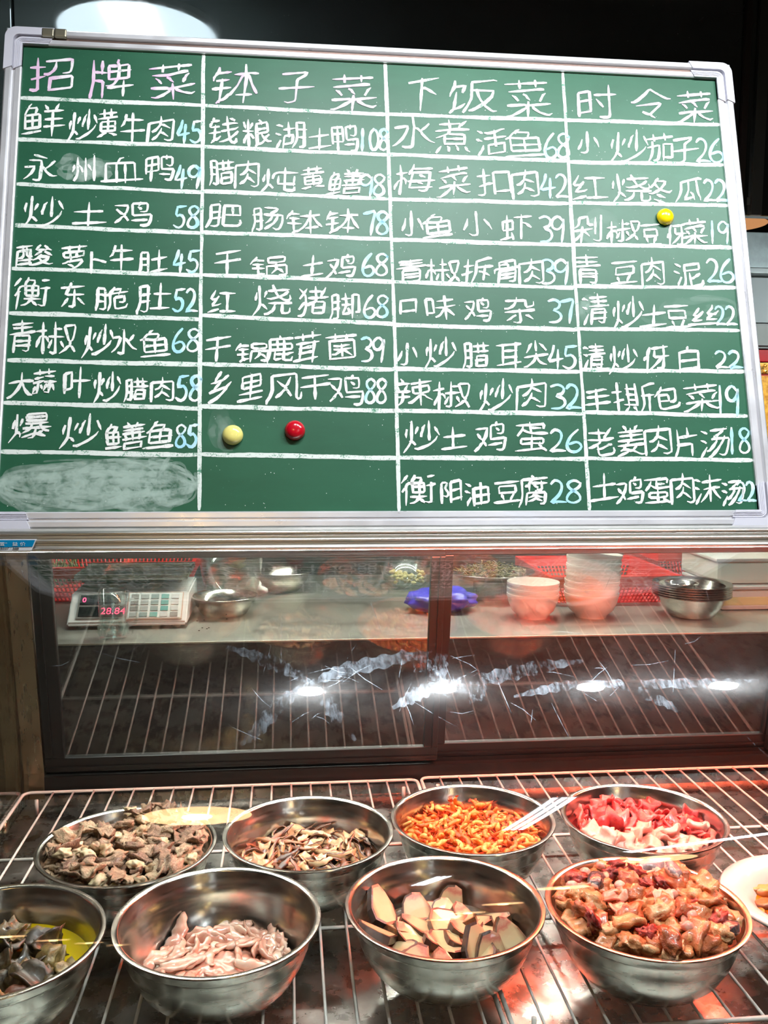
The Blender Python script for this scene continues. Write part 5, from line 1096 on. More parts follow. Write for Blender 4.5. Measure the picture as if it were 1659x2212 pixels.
def bacon_mat():
    m, nt, b = new_mat('smoked_pork_face')
    tc = nt.nodes.new('ShaderNodeTexCoord'); sp = nt.nodes.new('ShaderNodeSeparateXYZ'); nt.links.new(tc.outputs['Object'], sp.inputs[0])
    n_ = tex(nt, 'Noise', 45, 5, .6); oi = nt.nodes.new('ShaderNodeObjectInfo')
    a = nt.nodes.new('ShaderNodeMath'); a.operation = 'MULTIPLY'; a.inputs[1].default_value = 12; nt.links.new(sp.outputs['Y'], a.inputs[0])
    c = nt.nodes.new('ShaderNodeMath'); c.operation = 'MULTIPLY_ADD'; c.inputs[1].default_value = .55; nt.links.new(n_.outputs['Fac'], c.inputs[0]); nt.links.new(a.outputs[0], c.inputs[2])
    d = nt.nodes.new('ShaderNodeMath'); d.operation = 'MULTIPLY_ADD'; d.inputs[1].default_value = .26; nt.links.new(oi.outputs['Random'], d.inputs[0]); nt.links.new(c.outputs[0], d.inputs[2])
    r = ramp(nt, [(0.0, rgb(206, 180, 136)), (.42, rgb(214, 184, 140)), (.60, rgb(222, 172, 132)), (.70, rgb(204, 112, 92)), (.80, rgb(218, 158, 128)), (.88, rgb(186, 86, 70)), (1, rgb(150, 60, 46))])
    nt.links.new(d.outputs[0], r.inputs[0])
    # smoked edge: darker brown towards the cut's border in object space
    n2 = tex(nt, 'Noise', 30, 3, .5); ab = nt.nodes.new('ShaderNodeMath'); ab.operation = 'ABSOLUTE'; nt.links.new(sp.outputs['X'], ab.inputs[0])
    e = nt.nodes.new('ShaderNodeMath'); e.operation = 'MULTIPLY_ADD'; e.inputs[1].default_value = .008; nt.links.new(n2.outputs['Fac'], e.inputs[0]); nt.links.new(ab.outputs[0], e.inputs[2])
    r2 = ramp(nt, [(.016, (0, 0, 0, 1)), (.024, (1, 1, 1, 1))]); nt.links.new(e.outputs[0], r2.inputs[0])
    mx = nt.nodes.new('ShaderNodeMix'); mx.data_type = 'RGBA'; nt.links.new(r2.outputs[0], mx.inputs[0]); nt.links.new(r.outputs[0], mx.inputs[6]); mx.inputs[7].default_value = rgb(128, 78, 36)
    nt.links.new(mx.outputs[2], b.inputs['Base Color']); b.inputs['Roughness'].default_value = .35; b.inputs['Coat Weight'].default_value = .4; b.inputs['Subsurface Weight'].default_value = .15; b.inputs['Subsurface Scale'].default_value = .003
    bump(nt, b, n_.outputs['Fac'], .3, .001); return m
F_BACON = bacon_mat()

C = {'strip': (-.0864, 1.0970), 'bacon': (.2010, 1.1043), 'mix': (.4590, 1.0785), 'beef': (-.232, 1.3089), 'ear': (.0316, 1.3275), 'shrimp': (.2886, 1.3534), 'red': (.5572, 1.3321), 'dark': (-.348, 1.0765)}
bowl(*C['beef'], 'steel bowl heaped with greyish brown cooked beef at the back by the corner post')
bowl(*C['ear'], 'steel bowl of brown sliced pig ear between the beef and the shrimp')
bowl(*C['shrimp'], 'steel bowl of small orange dried shrimp under the white streak')
bowl(*C['red'], 'steel bowl of red lean pork and pale pink fat')
bowl(*C['dark'], 'steel bowl of dark poultry in yellow broth cut by the photo edge')
bowl(*C['strip'], 'steel bowl, mostly empty, holding pale pink chicken strips')
bowl(*C['bacon'], 'steel bowl of smoked pork slabs with a red glow on its rim')
bowl(*C['mix'], 'steel bowl of orange chicken pieces and fish chunks')

def clampenv(f): return f
# 1 cooked beef
env = lambda x, y: .062 + .012 * (1 - (x * x + y * y) / .012) + .10 * x * .35 + (.02 * max(0, (x - .02) / .1) * max(0, y / .1)) - .18 * max(0, -x) * max(0, y) / .12
Hb = bed(*C['beef'], env, F_BEEF, 'beef_scraps', 'small greyish brown beef scraps under the larger pieces', 'cooked meat', .008, 70)
V = [mesh_of(slab(.019, .042, .006, 10 + i, .5, 6, 9, .75, wav=.20), [F_BEEF, F_BEEF], 'beef_slice') for i in range(8)] + [mesh_of(lump(.014, .010, .007, 20 + i, .4, 3, 1.8, .12), F_BEEF, 'beef_chunk') for i in range(4)] + [mesh_of(lump(.012, .009, .006, 30 + i, .4, 3, 1.8, .12), F_BEEFL, 'beef_tendon') for i in range(3)]
pile(*C['beef'], Hb, V, 215, 'beef_piece', 'ragged piece of greyish brown cooked beef in the heaped bowl', 'cooked meat', 'cooked beef pieces', lambda x, y: not (x < -.02 and y > .055), 16, seed=3, maxr=.113)
V = [mesh_of(slab(.020, .050, .004, 60 + i, .8, 4, 8, .8, wav=.6), [F_BEEF, F_BEEF], 'beef_shred') for i in range(3)]
pile(*C['beef'], Hb, V, 5, 'beef_shred', 'dark stringy shred of beef on the back edge of the heap', 'cooked meat', 'stringy beef shreds', lambda x, y: x > .0 and y > .07, 20, seed=4, maxr=.105, sink=.6)
# 2 pig ear
env = lambda x, y: .040 + .010 * (1 - (x * x + y * y) / .012) - .05 * max(0, y - .05)
He = bed(*C['ear'], env, F_EARD, 'ear_scraps', 'dark brown pig ear trimmings under the slices', 'cooked meat', .006, 80)
V = [mesh_of(strip(.072 if i % 2 else .055, .0100, .0040, 40 + i, 2.2, 16, .9), [F_EAR, F_EARD], 'ear_strip') for i in range(12)] + [mesh_of(slab(.020, .030, .004, 50, .6, 4, 6, .4, wav=.3), [F_EAR, F_EARD], 'ear_slice')]
pile(*C['ear'], He, V, 150, 'pig_ear_slice', 'thin brown and cream slice of pig ear in the bowl', 'cooked meat', 'pig ear slices', lambda x, y: True, 16, seed=5, maxr=.100, sink=.6)
# 3 shrimp
def shrimp_bm(seed):
    r = random.Random(seed); bm = bmesh.new(); n_ = 11; S = 7; rings = []; cv = r.uniform(1.1, 2.7); L = .025; a = -cv / 2; p = Vector((0, 0, 0)); pts = []
    for i in range(n_ + 1): pts.append((p.copy(), a)); a += cv / n_; p = p + Vector((cos(a), sin(a), 0)) * L / n_
    c = sum((q for q, _ in pts), Vector()) / len(pts)
    for i, (q, an) in enumerate(pts):
        u = i / n_; f = (.25 + 3.2 * u) if u < .22 else (1.0 - .62 * (u - .22)); f = min(1, f) * (1 + .10 * (i % 2)); rr = .0049 * f
        nrm = Vector((-sin(an), cos(an), 0)); rings.append([bm.verts.new(q - c + nrm * rr * cos(2 * pi * k / S) + Vector((0, 0, 1)) * rr * .85 * sin(2 * pi * k / S)) for k in range(S)])
    for i in range(n_):
        for k in range(S): bm.faces.new((rings[i][k], rings[i + 1][k], rings[i + 1][(k + 1) % S], rings[i][(k + 1) % S]))
    bm.faces.new(rings[0]); bm.faces.new(rings[-1])
    # rostrum, tail fan
    q, an = pts[0]; q = q - c; t0 = bm.verts.new(q - Vector((cos(an), sin(an), 0)) * .008 + Vector((0, 0, .001)))
    f = bm.faces.new((rings[0][0], rings[0][2], t0)); f.material_index = 1; f = bm.faces.new((rings[0][3], rings[0][5], t0)); f.material_index = 1
    q, an = pts[-1]; q = q - c
    for k in (-1, 0, 1):
        d = Vector((cos(an + k * .55), sin(an + k * .55), k * .1)); s_ = d.cross(Vector((0, 0, 1))) * .0014
        vs = [bm.verts.new(q), bm.verts.new(q + d * .004 + s_), bm.verts.new(q + d * .007), bm.verts.new(q + d * .004 - s_)]; bm.faces.new(vs).material_index = 1
    bmesh.ops.recalc_face_normals(bm, faces=bm.faces[:]); return bm
V = [mesh_of(shrimp_bm(70 + i), [F_SHRIMP, F_SHRIMPD], 'shrimp') for i in range(8)]
env = lambda x, y: .051 + .006 * (1 - (x * x + y * y) / .012) - .25 * max(0, x - .03) * max(0, y + .02) / .1 - .05 * max(0, y - .05)
Hs = bed(*C['shrimp'], env, F_SHRIMPD, 'shrimp_crumbs', 'orange shrimp crumbs and whiskers under the dried shrimp', 'seafood', .004, 150)
pile(*C['shrimp'], Hs, V, 290, 'dried_shrimp', 'small curled orange dried shrimp in the steel bowl', 'shrimp', 'dried shrimp', lambda x, y: True, 35, seed=6, maxr=.108, scl=(.8, 1.2), tries=5)
bm = bmesh.new(); r = random.Random(66)
for k in range(110):      # feelers and legs standing out of the heap
    a = r.uniform(0, 6.28); rr = .1 * sqrt(r.random()); p = Vector((rr * cos(a), rr * sin(a), .056 + r.random() * .012)); q = p + Vector((r.gauss(0, .010), r.gauss(0, .010), r.uniform(.002, .014))); q2 = q + Vector((r.gauss(0, .008), r.gauss(0, .008), r.uniform(-.004, .006)))
    tube([p, q, q2], .0005, 4, bm, caps=False)
o = obj('shrimp_feelers', bm, F_SHRIMPD, loc=(C['shrimp'][0], C['shrimp'][1], BZ)); tag(o, 'thin orange shrimp feelers sticking out of the heap', 'seafood'); o['kind'] = 'stuff'
# 4 red pork + fat
env = lambda x, y: .048 + .010 * (1 - (x * x + y * y) / .012)
Hr = bed(*C['red'], env, F_RED, 'pork_trimmings', 'red and pale pork trimmings under the sliced pork', 'raw meat', .006, 60)
V = [mesh_of(slab(.034, .046, .008, 80 + i, .5, 6, 8, .4, wav=.5), [F_RED, F_RED], 'lean_slice') for i in range(7)]
pile(*C['red'], Hr, V, 46, 'lean_pork_slice', 'folded bright red slice of lean pork at the back of the bowl', 'raw meat', 'lean pork slices', lambda x, y: y > -.012 or x > .075, 26, seed=7, maxr=.105)
V = [mesh_of(slab(.030, .042, .009, 90 + i, .4, 6, 8, .3, wav=.4), [F_FAT, F_FAT], 'fat_slice') for i in range(6)]
pile(*C['red'], Hr, V, 32, 'pork_fat_slice', 'soft pale pink slice of pork fat at the front of the bowl', 'raw meat', 'pork fat slices', lambda x, y: y < -.016 and x < .095, 16, seed=8, maxr=.108)
# 5 chicken strips
env = lambda x, y: .0185 + .018 * max(0, 1 - ((x - .0) ** 2 / .0085 + (y + .0) ** 2 / .0062))
Hc = bed(*C['strip'], env, F_CHICK, 'chicken_trimmings', 'pale chicken trimmings lying wet under the strips', 'raw meat', .004, 60)
V = [mesh_of(strip(.064, .021 if i % 2 else .016, .0075, 100 + i, 1.5, 14, .5), [F_CHICK, F_CHICK], 'strip') for i in range(9)]
pile(*C['strip'], Hc, V, 74, 'chicken_strip', 'glistening pale pink strip of raw chicken', 'raw meat', 'raw chicken strips', lambda x, y: (x / .098) ** 2 + ((y - .0) / .082) ** 2 < 1, 9, seed=9, maxr=.1, sink=.7)
# liquid seeping round the strips
bm = lathe([(0, .0205), (.0885, .0205)], 64); o = obj('chicken_juice', bm, simple('meat_juice', rgb(120, 112, 84), .08, coat=.6), loc=(C['strip'][0], C['strip'][1], BZ), smooth=True); tag(o, 'shallow greenish grey juice around the chicken strips', 'liquid'); o['kind'] = 'stuff'
# 6 bacon slabs
env = lambda x, y: .036 + .008 * (1 - (x * x + y * y) / .01)
Hk = bed(*C['bacon'], env, F_RIND, 'pork_crumbs', 'dark rind crumbs below the smoked pork slabs', 'cured meat', .005, 60)
def bacon_bm(w, l, t, seed):
    r = random.Random(seed); bm = bmesh.new(); n_ = 6
    T = []; Bt = []
    pts = []
    for (x, y) in ((-.5, -.5), (-.1, -.56), (.3, -.5), (.5, -.38), (.52, 0), (.44, .42), (.12, .56), (-.3, .5), (-.46, .3), (-.53, -.1)):
        k = 1 + r.uniform(-.12, .12); pts.append((x * w * k * (1 - y * .5), y * l * k))
    for s in (0, 1):
        ring = [bm.verts.new((x, y, (t / 2 if s else -t / 2) + .12 * w * ((y / l) ** 2))) for x, y in pts]
        mid = [bm.verts.new((x * .87, y * .87, (t / 2 if s else -t / 2) * 1.1 + .09 * w * (y / l) ** 2)) for x, y in pts]
        (T if s else Bt).append(ring); m_ = len(ring)
        for i in range(m_): bm.faces.new((ring[i], ring[(i + 1) % m_], mid[(i + 1) % m_], mid[i])).material_index = 1 if i not in (4, 5) else 0
        c = bm.verts.new((0, 0, (t / 2 if s else -t / 2)))
        for i in range(m_): bm.faces.new((mid[i], mid[(i + 1) % m_], c))
    m_ = len(pts)
    for i in range(m_):
        f = bm.faces.new((T[0][i], T[0][(i + 1) % m_], Bt[0][(i + 1) % m_], Bt[0][i])); f.material_index = 1
    bmesh.ops.recalc_face_normals(bm, faces=bm.faces[:]); return bm
V = [mesh_of(bacon_bm(.037, .049, .010, 110 + i), [F_BACON, F_RIND], 'slab', smooth=False) for i in range(8)]
# the slabs one can pick out in the photograph first, then the filling ones
PL = [(.062, .085, 62, 0, 20, 1.0, 0), (.022, .080, 55, 10, -14, .95, 1), (-.028, .068, 30, -10, 8, 1.0, 2), (-.078, .050, 35, 20, 30, 1.0, 3), (-.088, -.005, 15, 25, 70, .95, 4),
      (.035, .045, 30, 5, 40, .8, 5), (.085, .030, 18, 0, 85, 1.0, 6), (-.03, .030, 20, 8, 75, .95, 7), (-.045, .005, 28, 0, 60, .9, 0), (.030, .012, 22, -6, 95, .95, 1), (-.008, -.012, 20, 4, 85, .9, 2),
      (-.090, -.045, 24, 10, -60, .75, 3), (-.050, -.062, 14, 30, -30, 1.0, 4), (-.012, -.072, 32, 10, 30, .85, 5), (.050, -.045, 58, 0, 5, 1.05, 6), (.036, -.030, 50, 12, 22, 1.0, 7), (.078, -.020, 50, -20, 28, .9, 0), (.102, .0, 60, -30, 60, .85, 1), (.095, -.040, 60, -20, 80, .85, 2)]
pile(*C['bacon'], Hk, V, 12, 'smoked_pork_slab', 'thick slab of smoked pork lying low among the dark pieces', 'cured meat', 'smoked pork slabs', lambda x, y: True, 25, seed=11, maxr=.085, sink=.5)
np.minimum(Hk, .066, out=Hk, where=(GR < .11)); 
pile(*C['bacon'], Hk, V, len(PL), 'smoked_pork_slab', 'dark rinded slab of smoked pork on top of the bowl', 'cured meat', 'smoked pork slabs on top', lambda x, y: True, 25, seed=12, maxr=.1, sink=.75, place=PL, tries=1)
pile(*C['bacon'], Hk, V, 9, 'smoked_pork_slab', 'dark rinded slab of smoked pork on top of the bowl', 'cured meat', 'smoked pork slabs on top', lambda x, y: True, 32, seed=21, maxr=.085, sink=.8, scl=(.75, .95))
# 7 chicken and fish
env = lambda x, y: .060 + .030 * max(0, 1 - ((x - .0) ** 2 + (y + .0) ** 2) / .0105) - .02 * max(0, -x - .06) / .05
Hm = bed(*C['mix'], env, F_POULT, 'chicken_offcuts', 'orange chicken offcuts under the larger pieces', 'raw meat', .008, 60)
V = [mesh_of(lump(.018, .013, .010, 120 + i, .42, 3, 1.7, .12), F_POULT, 'chunk') for i in range(7)] + [mesh_of(slab(.024, .040, .010, 130 + i, .35, 7, 9, .45, wav=.25), [F_POULT, F_POULT], 'skin_piece') for i in range(5)]
pile(*C['mix'], Hm, V, 100, 'chicken_piece', 'orange skinned chunk of raw chicken in the heaped bowl', 'raw meat', 'raw chicken pieces', lambda x, y: True, 17, seed=13, maxr=.108)
V = [mesh_of(slab(.024, .036, .006, 140 + i, .5, 6, 8, .3, wav=.15), [F_PINKR, F_PINKR], 'ribbed') for i in range(3)]
pile(*C['mix'], Hm, V, 9, 'ribbed_pink_slice', 'pale pink ribbed slice of meat on the chicken heap', 'raw meat', 'ribbed pink slices', lambda x, y: True, 16, seed=14, maxr=.09, sink=.7)
V = [mesh_of(lump(.013, .009, .006, 150 + i, .6, 3, 2.2, .2), F_MEATR, 'red_piece') for i in range(3)]
pile(*C['mix'], Hm, V, 12, 'red_offal_piece', 'dark red piece of offal on the chicken heap', 'raw meat', 'red offal pieces', lambda x, y: True, 26, seed=15, maxr=.098, sink=.6)
def fish_bm(seed):
    bm = lump(.024, .013, .010, seed, .15, 3)
    for f in bm.faces: f.material_index = 0 if f.calc_center_median().z > -.001 and abs(f.calc_center_median().x) < .021 else 1
    return bm
V = [mesh_of(fish_bm(160 + i), [F_FISHD, F_FISHL], 'fish') for i in range(3)]
pile(*C['mix'], Hm, V, 5, 'fish_chunk', 'chunk of fish with dark scaly skin among the chicken', 'fish', 'fish chunks', lambda x, y: True, 10, seed=16, maxr=.1, sink=.6, place=[(.085, .045, 15, 0, -50, 1.1, 0), (.045, .085, 10, 0, 20, 1.0, 1), (-.05, .045, 20, 0, 60, .9, 2), (.075, -.075, 10, 0, 30, .8, 0), (.06, .055, 40, 0, 80, .9, 1)], tries=1)
V = [mesh_of(lump(.008, .007, .006, 170 + i, .25, 2), F_FAT, 'ball') for i in range(2)] 
pile(*C['mix'], Hm, V, 8, 'joint_knob', 'small round pale cartilage knob on the chicken heap', 'raw meat', 'pale cartilage knobs', lambda x, y: True, 20, seed=17, maxr=.1, sink=.5)
# 8 dark poultry in yellow broth
env = lambda x, y: .036 + .020 * max(0, 1 - ((x + .02) ** 2 + (y + .025) ** 2) / .0105)
Hd = bed(*C['dark'], env, F_DARK, 'poultry_scraps', 'dark poultry scraps piled in the yellow broth', 'cooked meat', .007, 60)
V = [mesh_of(slab(.032, .046, .006, 180 + i, .7, 6, 8, .5, wav=.4), [F_DARK, F_DARK], 'dark_slice') for i in range(5)] + [mesh_of(lump(.017, .013, .009, 190 + i, .45, 3), F_DARK, 'dark_chunk') for i in range(4)] + [mesh_of(slab(.030, .040, .007, 200 + i, .8, 6, 8, .3), [F_GREY, F_GREY], 'grey_skin') for i in range(2)] + [mesh_of(lump(.017, .013, .011, 195, .3, 3), F_BRN, 'brown')]
pile(*C['dark'], Hd, V, 48, 'dark_poultry_piece', 'dark grey brown piece of cooked poultry in yellow broth', 'cooked meat', 'dark poultry pieces', lambda x, y: x + y < .085 and not (x < .0 and y > .075), 26, seed=18, maxr=.100)
M_BROTH = simple('yellow_broth', rgb(196, 166, 6), .12, coat=.5, sub=.2, vary=.12, vscale=20)
bm = lathe([(0, .0502), (.1085, .0502)], 64)
o = obj('yellow_broth', bm, M_BROTH, loc=(C['dark'][0], C['dark'][1], BZ), smooth=True); tag(o, 'bright yellow oily broth around the dark poultry', 'liquid'); o['kind'] = 'stuff'
# red flecks and crumbs dropped on the rack floor
bm = bmesh.new(); r = random.Random(31)
for k in range(60):
    x, y = r.uniform(-.45, .9), r.choice([r.uniform(1.60, 1.74), r.uniform(.97, 1.74)]); s = r.uniform(.0006, .0022)
    q = bmesh.ops.create_icosphere(bm, subdivisions=1, radius=s); bmesh.ops.scale(bm, vec=(1.3, 1, .5), verts=q['verts']); bmesh.ops.translate(bm, vec=(x, y, PAN + s * .3), verts=q['verts'])
o = obj('food_crumbs', bm, F_BEEFL); tag(o, 'tiny pale food crumbs scattered over the case floor', 'crumbs'); o['kind'] = 'stuff'

# white oval melamine dish of curry
M_MEL = simple('white_melamine', rgb(222, 218, 210), .25, coat=.4)
DX, DY = .757, 1.118
t = root('oval_dish', 'white oval melamine dish of orange curry at the photo edge', 'dish', (DX, DY, BZ), (0, 0, radians(-20)))
dp = [(0, .002), (.075, .0), (.080, .002), (.092, .016), (.108, .038), (.120, .052), (.132, .058), (.143, .060), (.146, .063), (.143, .066), (.130, .0655), (.116, .060), (.103, .046), (.088, .022), (.076, .008), (0, .006)]
obj('dish_body', lathe(dp, 72, sx=1.10, sy=.90), M_MEL, t, smooth=True)
o = obj('orange_curry', lathe([(0, .043), (.1008, .043)], 64, sx=1.10, sy=.90), simple('curry', rgb(228, 116, 14), .15, coat=.6, vary=.12, vscale=18, sub=.2), loc=(DX, DY, BZ), rot=(0, 0, radians(-20)), smooth=True); tag(o, 'bright orange curry sauce in the white oval dish', 'liquid'); o['kind'] = 'stuff'
F_MUSH = food_mat('sausage_slice', [(.3, rgb(150, 92, 30)), (.6, rgb(196, 138, 56))], 50, .35, .5)
F_MUSHR = food_mat('sausage_rim', [(.3, rgb(110, 58, 16)), (.7, rgb(160, 96, 34))], 50, .35, .5)
def coin(seed):
    bm = lump(.013, .014, .008, seed, .18, 3)
    for v in bm.verts:
        if v.co.z > .005: v.co.z = .005 + .002 * (v.co.x ** 2 + v.co.y ** 2) / .0002
    for f in bm.faces:
        c_ = f.calc_center_median(); f.material_index = 0 if c_.z > .0045 else 1
    return mesh_of(bm, [F_MUSH, F_MUSHR], 'meatball')
for k, (px, py, s, dz) in enumerate([(1643, 1888, 1.15, .044), (1632, 1916, 1.0, .043), (1655, 1922, 1.1, .046), (1650, 1948, 1.0, .044), (1640, 1965, .8, .042)]):
    q = on_z(px, py, BZ + .048); me = coin(210 + k)
    o = obj('meatball', me, None, loc=(q.x, q.y, BZ + dz), rot=(.15 * (k - 2), .2, k)); o.scale = (s, s, s); tag(o, 'browned meatball half sunk in orange curry', 'meatball', 'meatballs in the curry')
for k, (x, y) in enumerate([(.06, .03), (.05, -.04), (-.01, .02), (.03, .05), (.0, -.05)]):
    o = obj('meatball', coin(220 + k), None, loc=(DX + x, DY + y, BZ + .044), rot=(.1, .2, k)); tag(o, 'browned meatball half sunk in orange curry', 'meatball', 'meatballs in the curry')
q = on_z(1650, 1912, BZ + .05); o = obj('scallion_piece', tube([(0, 0, 0), (.012, .004, .002)], .003, 8), simple('scallion', rgb(120, 150, 40), .4), loc=(q.x + .006, q.y - .006, BZ + .05)); tag(o, 'small green scallion piece beside the meatballs', 'vegetable')
# ---------------------------------------------------------------- kitchen worktop behind the case and what stands on it
ZT = 1.0905
M_WORK = metal('worktop_steel', rgb(196, 196, 186), .42, scr=(.3, 1, 1), scale=20, amt=.05, bs=0)
e0 = on_y(350, 1385, 2.15); e1 = on_y(1659, 1370, 2.15)
wt = root('work_table', 'stainless steel kitchen work table behind the sliding doors', 'table')
obj('table_top', box(-1.6, 2.4, 2.15, 3.05, ZT - .005, ZT, bev=.001), M_WORK, wt)
obj('front_panel', box(-1.595, 2.395, 2.156, 2.18, .12, ZT - .006), simple('dark_panel', rgb(30, 30, 29), .5), wt)
obj('shelf', box(-1.58, 2.38, 2.22, 3.0, .32, .34), M_STEEL, wt)
for x in (-1.54, .4, 2.34):
    for y in (2.19, 2.98): obj('leg', box(x - .02, x + .02, y - .02, y + .02, 0, ZT - .006), M_STEEL, wt)
def on_t(px, py): return on_z(px, py, ZT)

# price-computing scale
sc = on_t(272, 1360); sw = .292; sx0 = on_t(140, 1362).x + .003
t = root('kitchen_scale', 'white and grey electronic price scale with steel platter behind the glass mug', 'scale', (sx0 + sw / 2, 2.292, ZT))
M_SCALE = simple('scale_plastic', rgb(214, 216, 212), .4); M_SCALED = simple('scale_dark', rgb(26, 27, 28), .3); M_KEY = simple('scale_key', rgb(196, 206, 200), .45)
w = sw / 2
body = prism([(0, .008), (0, .016), (.070, .080), (.27, .084), (.285, .070), (.285, .008)], -w, w)
bmesh.ops.bevel(body, geom=body.edges[:], offset=.004, segments=2, affect='EDGES'); obj('scale_body', body, M_SCALE, t)
for fx in (-w + .03, w - .03):
    for fy in (.03, .25): obj('foot', lathe([(0, 0), (.012, 0), (.012, .009), (0, .009)], 16), M_SCALED, t, loc=(fx, fy, 0))
sl = atan2(.064, .070)
def on_slope(name, x0, x1, s0, s1, h0, h1, m, bev=0):
    o = obj(name, box(x0, x1, s0, s1, h0, h1, bev=bev), m, t); o.location = (0, 0, .016); o.rotation_euler = (sl, 0, 0); return o
on_slope('display_panel', -w + .02, -w + .125, .012, .088, .0003, .003, simple('panel_frame', rgb(120, 118, 112), .4), .001)
on_slope('display', -w + .025, -w + .12, .054, .084, .003, .0042, simple('display_glass', rgb(16, 26, 26), .15), 0)
on_slope('display', -w + .025, -w + .12, .018, .048, .003, .0042, simple('display_glass2', rgb(22, 30, 30), .15), 0)
M_LEDR = simple('led_digits', (1, .05, .15, 1), .4, emit=(1, .04, .12, 1), estr=5)
def digits(body, x, s, size, m):
    cu = bpy.data.curves.new('digits', 'FONT'); cu.body = body; cu.size = size; cu.extrude = .0002
    o = text_mesh('digits', cu); o.parent = t; o.data.materials.append(m)
    o.location = (x, s * cos(sl) - .0046 * sin(sl), .016 + s * sin(sl) + .0046 * cos(sl)); o.rotation_euler = (sl, 0, 0)
digits('0', -w + .030, .062, .02, M_LEDR); digits('28.84', -w + .078, .024, .028, M_LEDR)
on_slope('display_panel', -w + .075, -w + .135, .016, .05, .0040, .0046, simple('display_glass3', rgb(60, 10, 20), .2), 0)
on_slope('keypad', -.004, w - .012, .008, .092, .0003, .0035, simple('keypad_field', rgb(188, 160, 140), .4), .001)
on_slope('keypad', -.001, w - .015, .011, .089, .0034, .0042, simple('keypad_white', rgb(208, 216, 210), .4), 0)
keys = None; kc = [simple('key_%d' % i, c_, .4) for i, c_ in enumerate([rgb(120, 118, 110), rgb(150, 156, 150), rgb(110, 130, 124), rgb(70, 150, 140), rgb(186, 190, 186)])]
for i in range(5):
    for k in range(4): on_slope('key', .004 + i * .0250, .004 + i * .0250 + .019, .014 + k * .0186, .014 + k * .0186 + .014, .0042, .0058, kc[(i + (k == 0)) % 5], .0008)
obj('load_post', lathe([(0, 0), (.03, 0), (.022, .022), (0, .022)], 20), M_SCALED, t, loc=(0, .19, .083), smooth=True)
obj('platter_support', box(-w + .02, w - .02, .09, .27, .103, .110), M_SCALED, t)
pl = box(-w + .004, w - .004, .075, .285, .110, .117, bev=.003); add_box(pl, -w + .004, w - .004, .075, .080, .112, .124, bev=.002); add_box(pl, -w + .004, -w + .009, .075, .285, .112, .124, bev=.002); add_box(pl, w - .009, w - .004, .075, .285, .112, .124, bev=.002); add_box(pl, -w + .004, w - .004, .28, .285, .112, .124, bev=.002)
obj('platter', pl, M_STEEL, t)
m_, nt_, b_ = new_mat('mug_glass'); b_.inputs['Transmission Weight'].default_value = 1; b_.inputs['Roughness'].default_value = 0.0; b_.inputs['IOR'].default_value = 1.5; b_.inputs['Base Color'].default_value = (.93, .97, .96, 1); M_MUG = m_
m_, nt_, b_ = new_mat('mug_water'); b_.inputs['Transmission Weight'].default_value = 1; b_.inputs['Roughness'].default_value = 0.0; b_.inputs['IOR'].default_value = 1.33; M_WATER = m_
# glass mug of water
q = on_t(248, 1374)
t = root('glass_mug', 'clear glass handled mug of water standing before the scale', 'mug', (q.x, 2.205, ZT))
obj('mug_glass', lathe([(0, .006), (.026, .006), (.0295, .010), (.0305, .115), (.0325, .116), (.0335, .114), (.0335, .030), (.0345, .012), (.033, .002), (.030, 0), (0, .002)], 48), M_CLEAR, t, smooth=True)
for k in range(10):
    a = k * pi / 5; obj('facet', lathe([(0, -.012), (.006, -.010), (.0075, 0), (.006, .012), (0, .014)], 10, sx=.5, sy=1), M_CLEAR, t, loc=(.0345 * cos(a), .0345 * sin(a), .020), rot=(0, 0, a), smooth=True)
obj('handle', tube([(.032, 0, .090), (.048, 0, .092), (.056, 0, .080), (.057, 0, .055), (.052, 0, .036), (.032, 0, .028)], .0042, 10), M_CLEAR, t, smooth=True)
o = obj('mug_water', lathe([(0, .0065), (.0255, .0068), (.029, .012), (.0298, .078), (0, .078)], 40), glass_mat('mug_water_clear', ior=1.33, tint=(.97, .99, .99, 1)), t, smooth=True)
# plastic bags / film over the scale
# white melamine bowls
def footed_bowl_bm(R, h):
    return lathe([(0, .004), (R * .50, .004), (R * .50, 0), (R * .56, 0), (R * .58, .006), (R * .80, h * .30), (R * .93, h * .62), (R * .98, h * .86), (R, h * .90), (R * 1.0, h), (R * .965, h), (R * .945, h * .88), (R * .89, h * .62), (R * .76, h * .33), (R * .52, .010), (0, .008)], 56)
M_BOWLW = simple('white_bowl', rgb(226, 222, 212), .3, coat=.35)
def stack(px, py, y, R, h, pitch, n_, label, grp, tilts=None):
    d = pix(px, py); x = (CAMP + d * (y / d.y)).x
    me = bpy.data.meshes.new('white_bowl'); b_ = footed_bowl_bm(R, h); b_.to_mesh(me); b_.free(); autosmooth(me, 40); me.materials.append(M_BOWLW)
    ordn = ['bottom', 'second', 'third', 'fourth', 'fifth', 'sixth', 'seventh', 'eighth', 'ninth']
    for i in range(n_):
        o = bpy.data.objects.new('white_bowl', me); COL.objects.link(o); o.location = (x + (tilts[i][1] if tilts else 0), y, ZT + i * pitch + (tilts[i][2] if tilts else 0))
        if tilts: o.rotation_euler = (0, tilts[i][0], 0)
        pos = ordn[i] + (' from the bottom' if i else '') if i < n_ - 1 else 'topmost'
        tag(o, '%s bowl of the %s' % (pos, label), 'bowl', grp)
stack(1150, 1330, 2.36, .070, .066, .0155, 3, 'short stack of white footed bowls', 'short stack of white bowls')
stack(1276, 1330, 2.36, .0735, .066, .0175, 7, 'tall leaning stack of white footed bowls', 'tall stack of white bowls', [(0, 0, 0), (0, 0, 0), (.01, 0, 0), (.05, 0, .001), (.08, -.001, .003), (.10, -.002, .005), (.16, -.003, .009)])
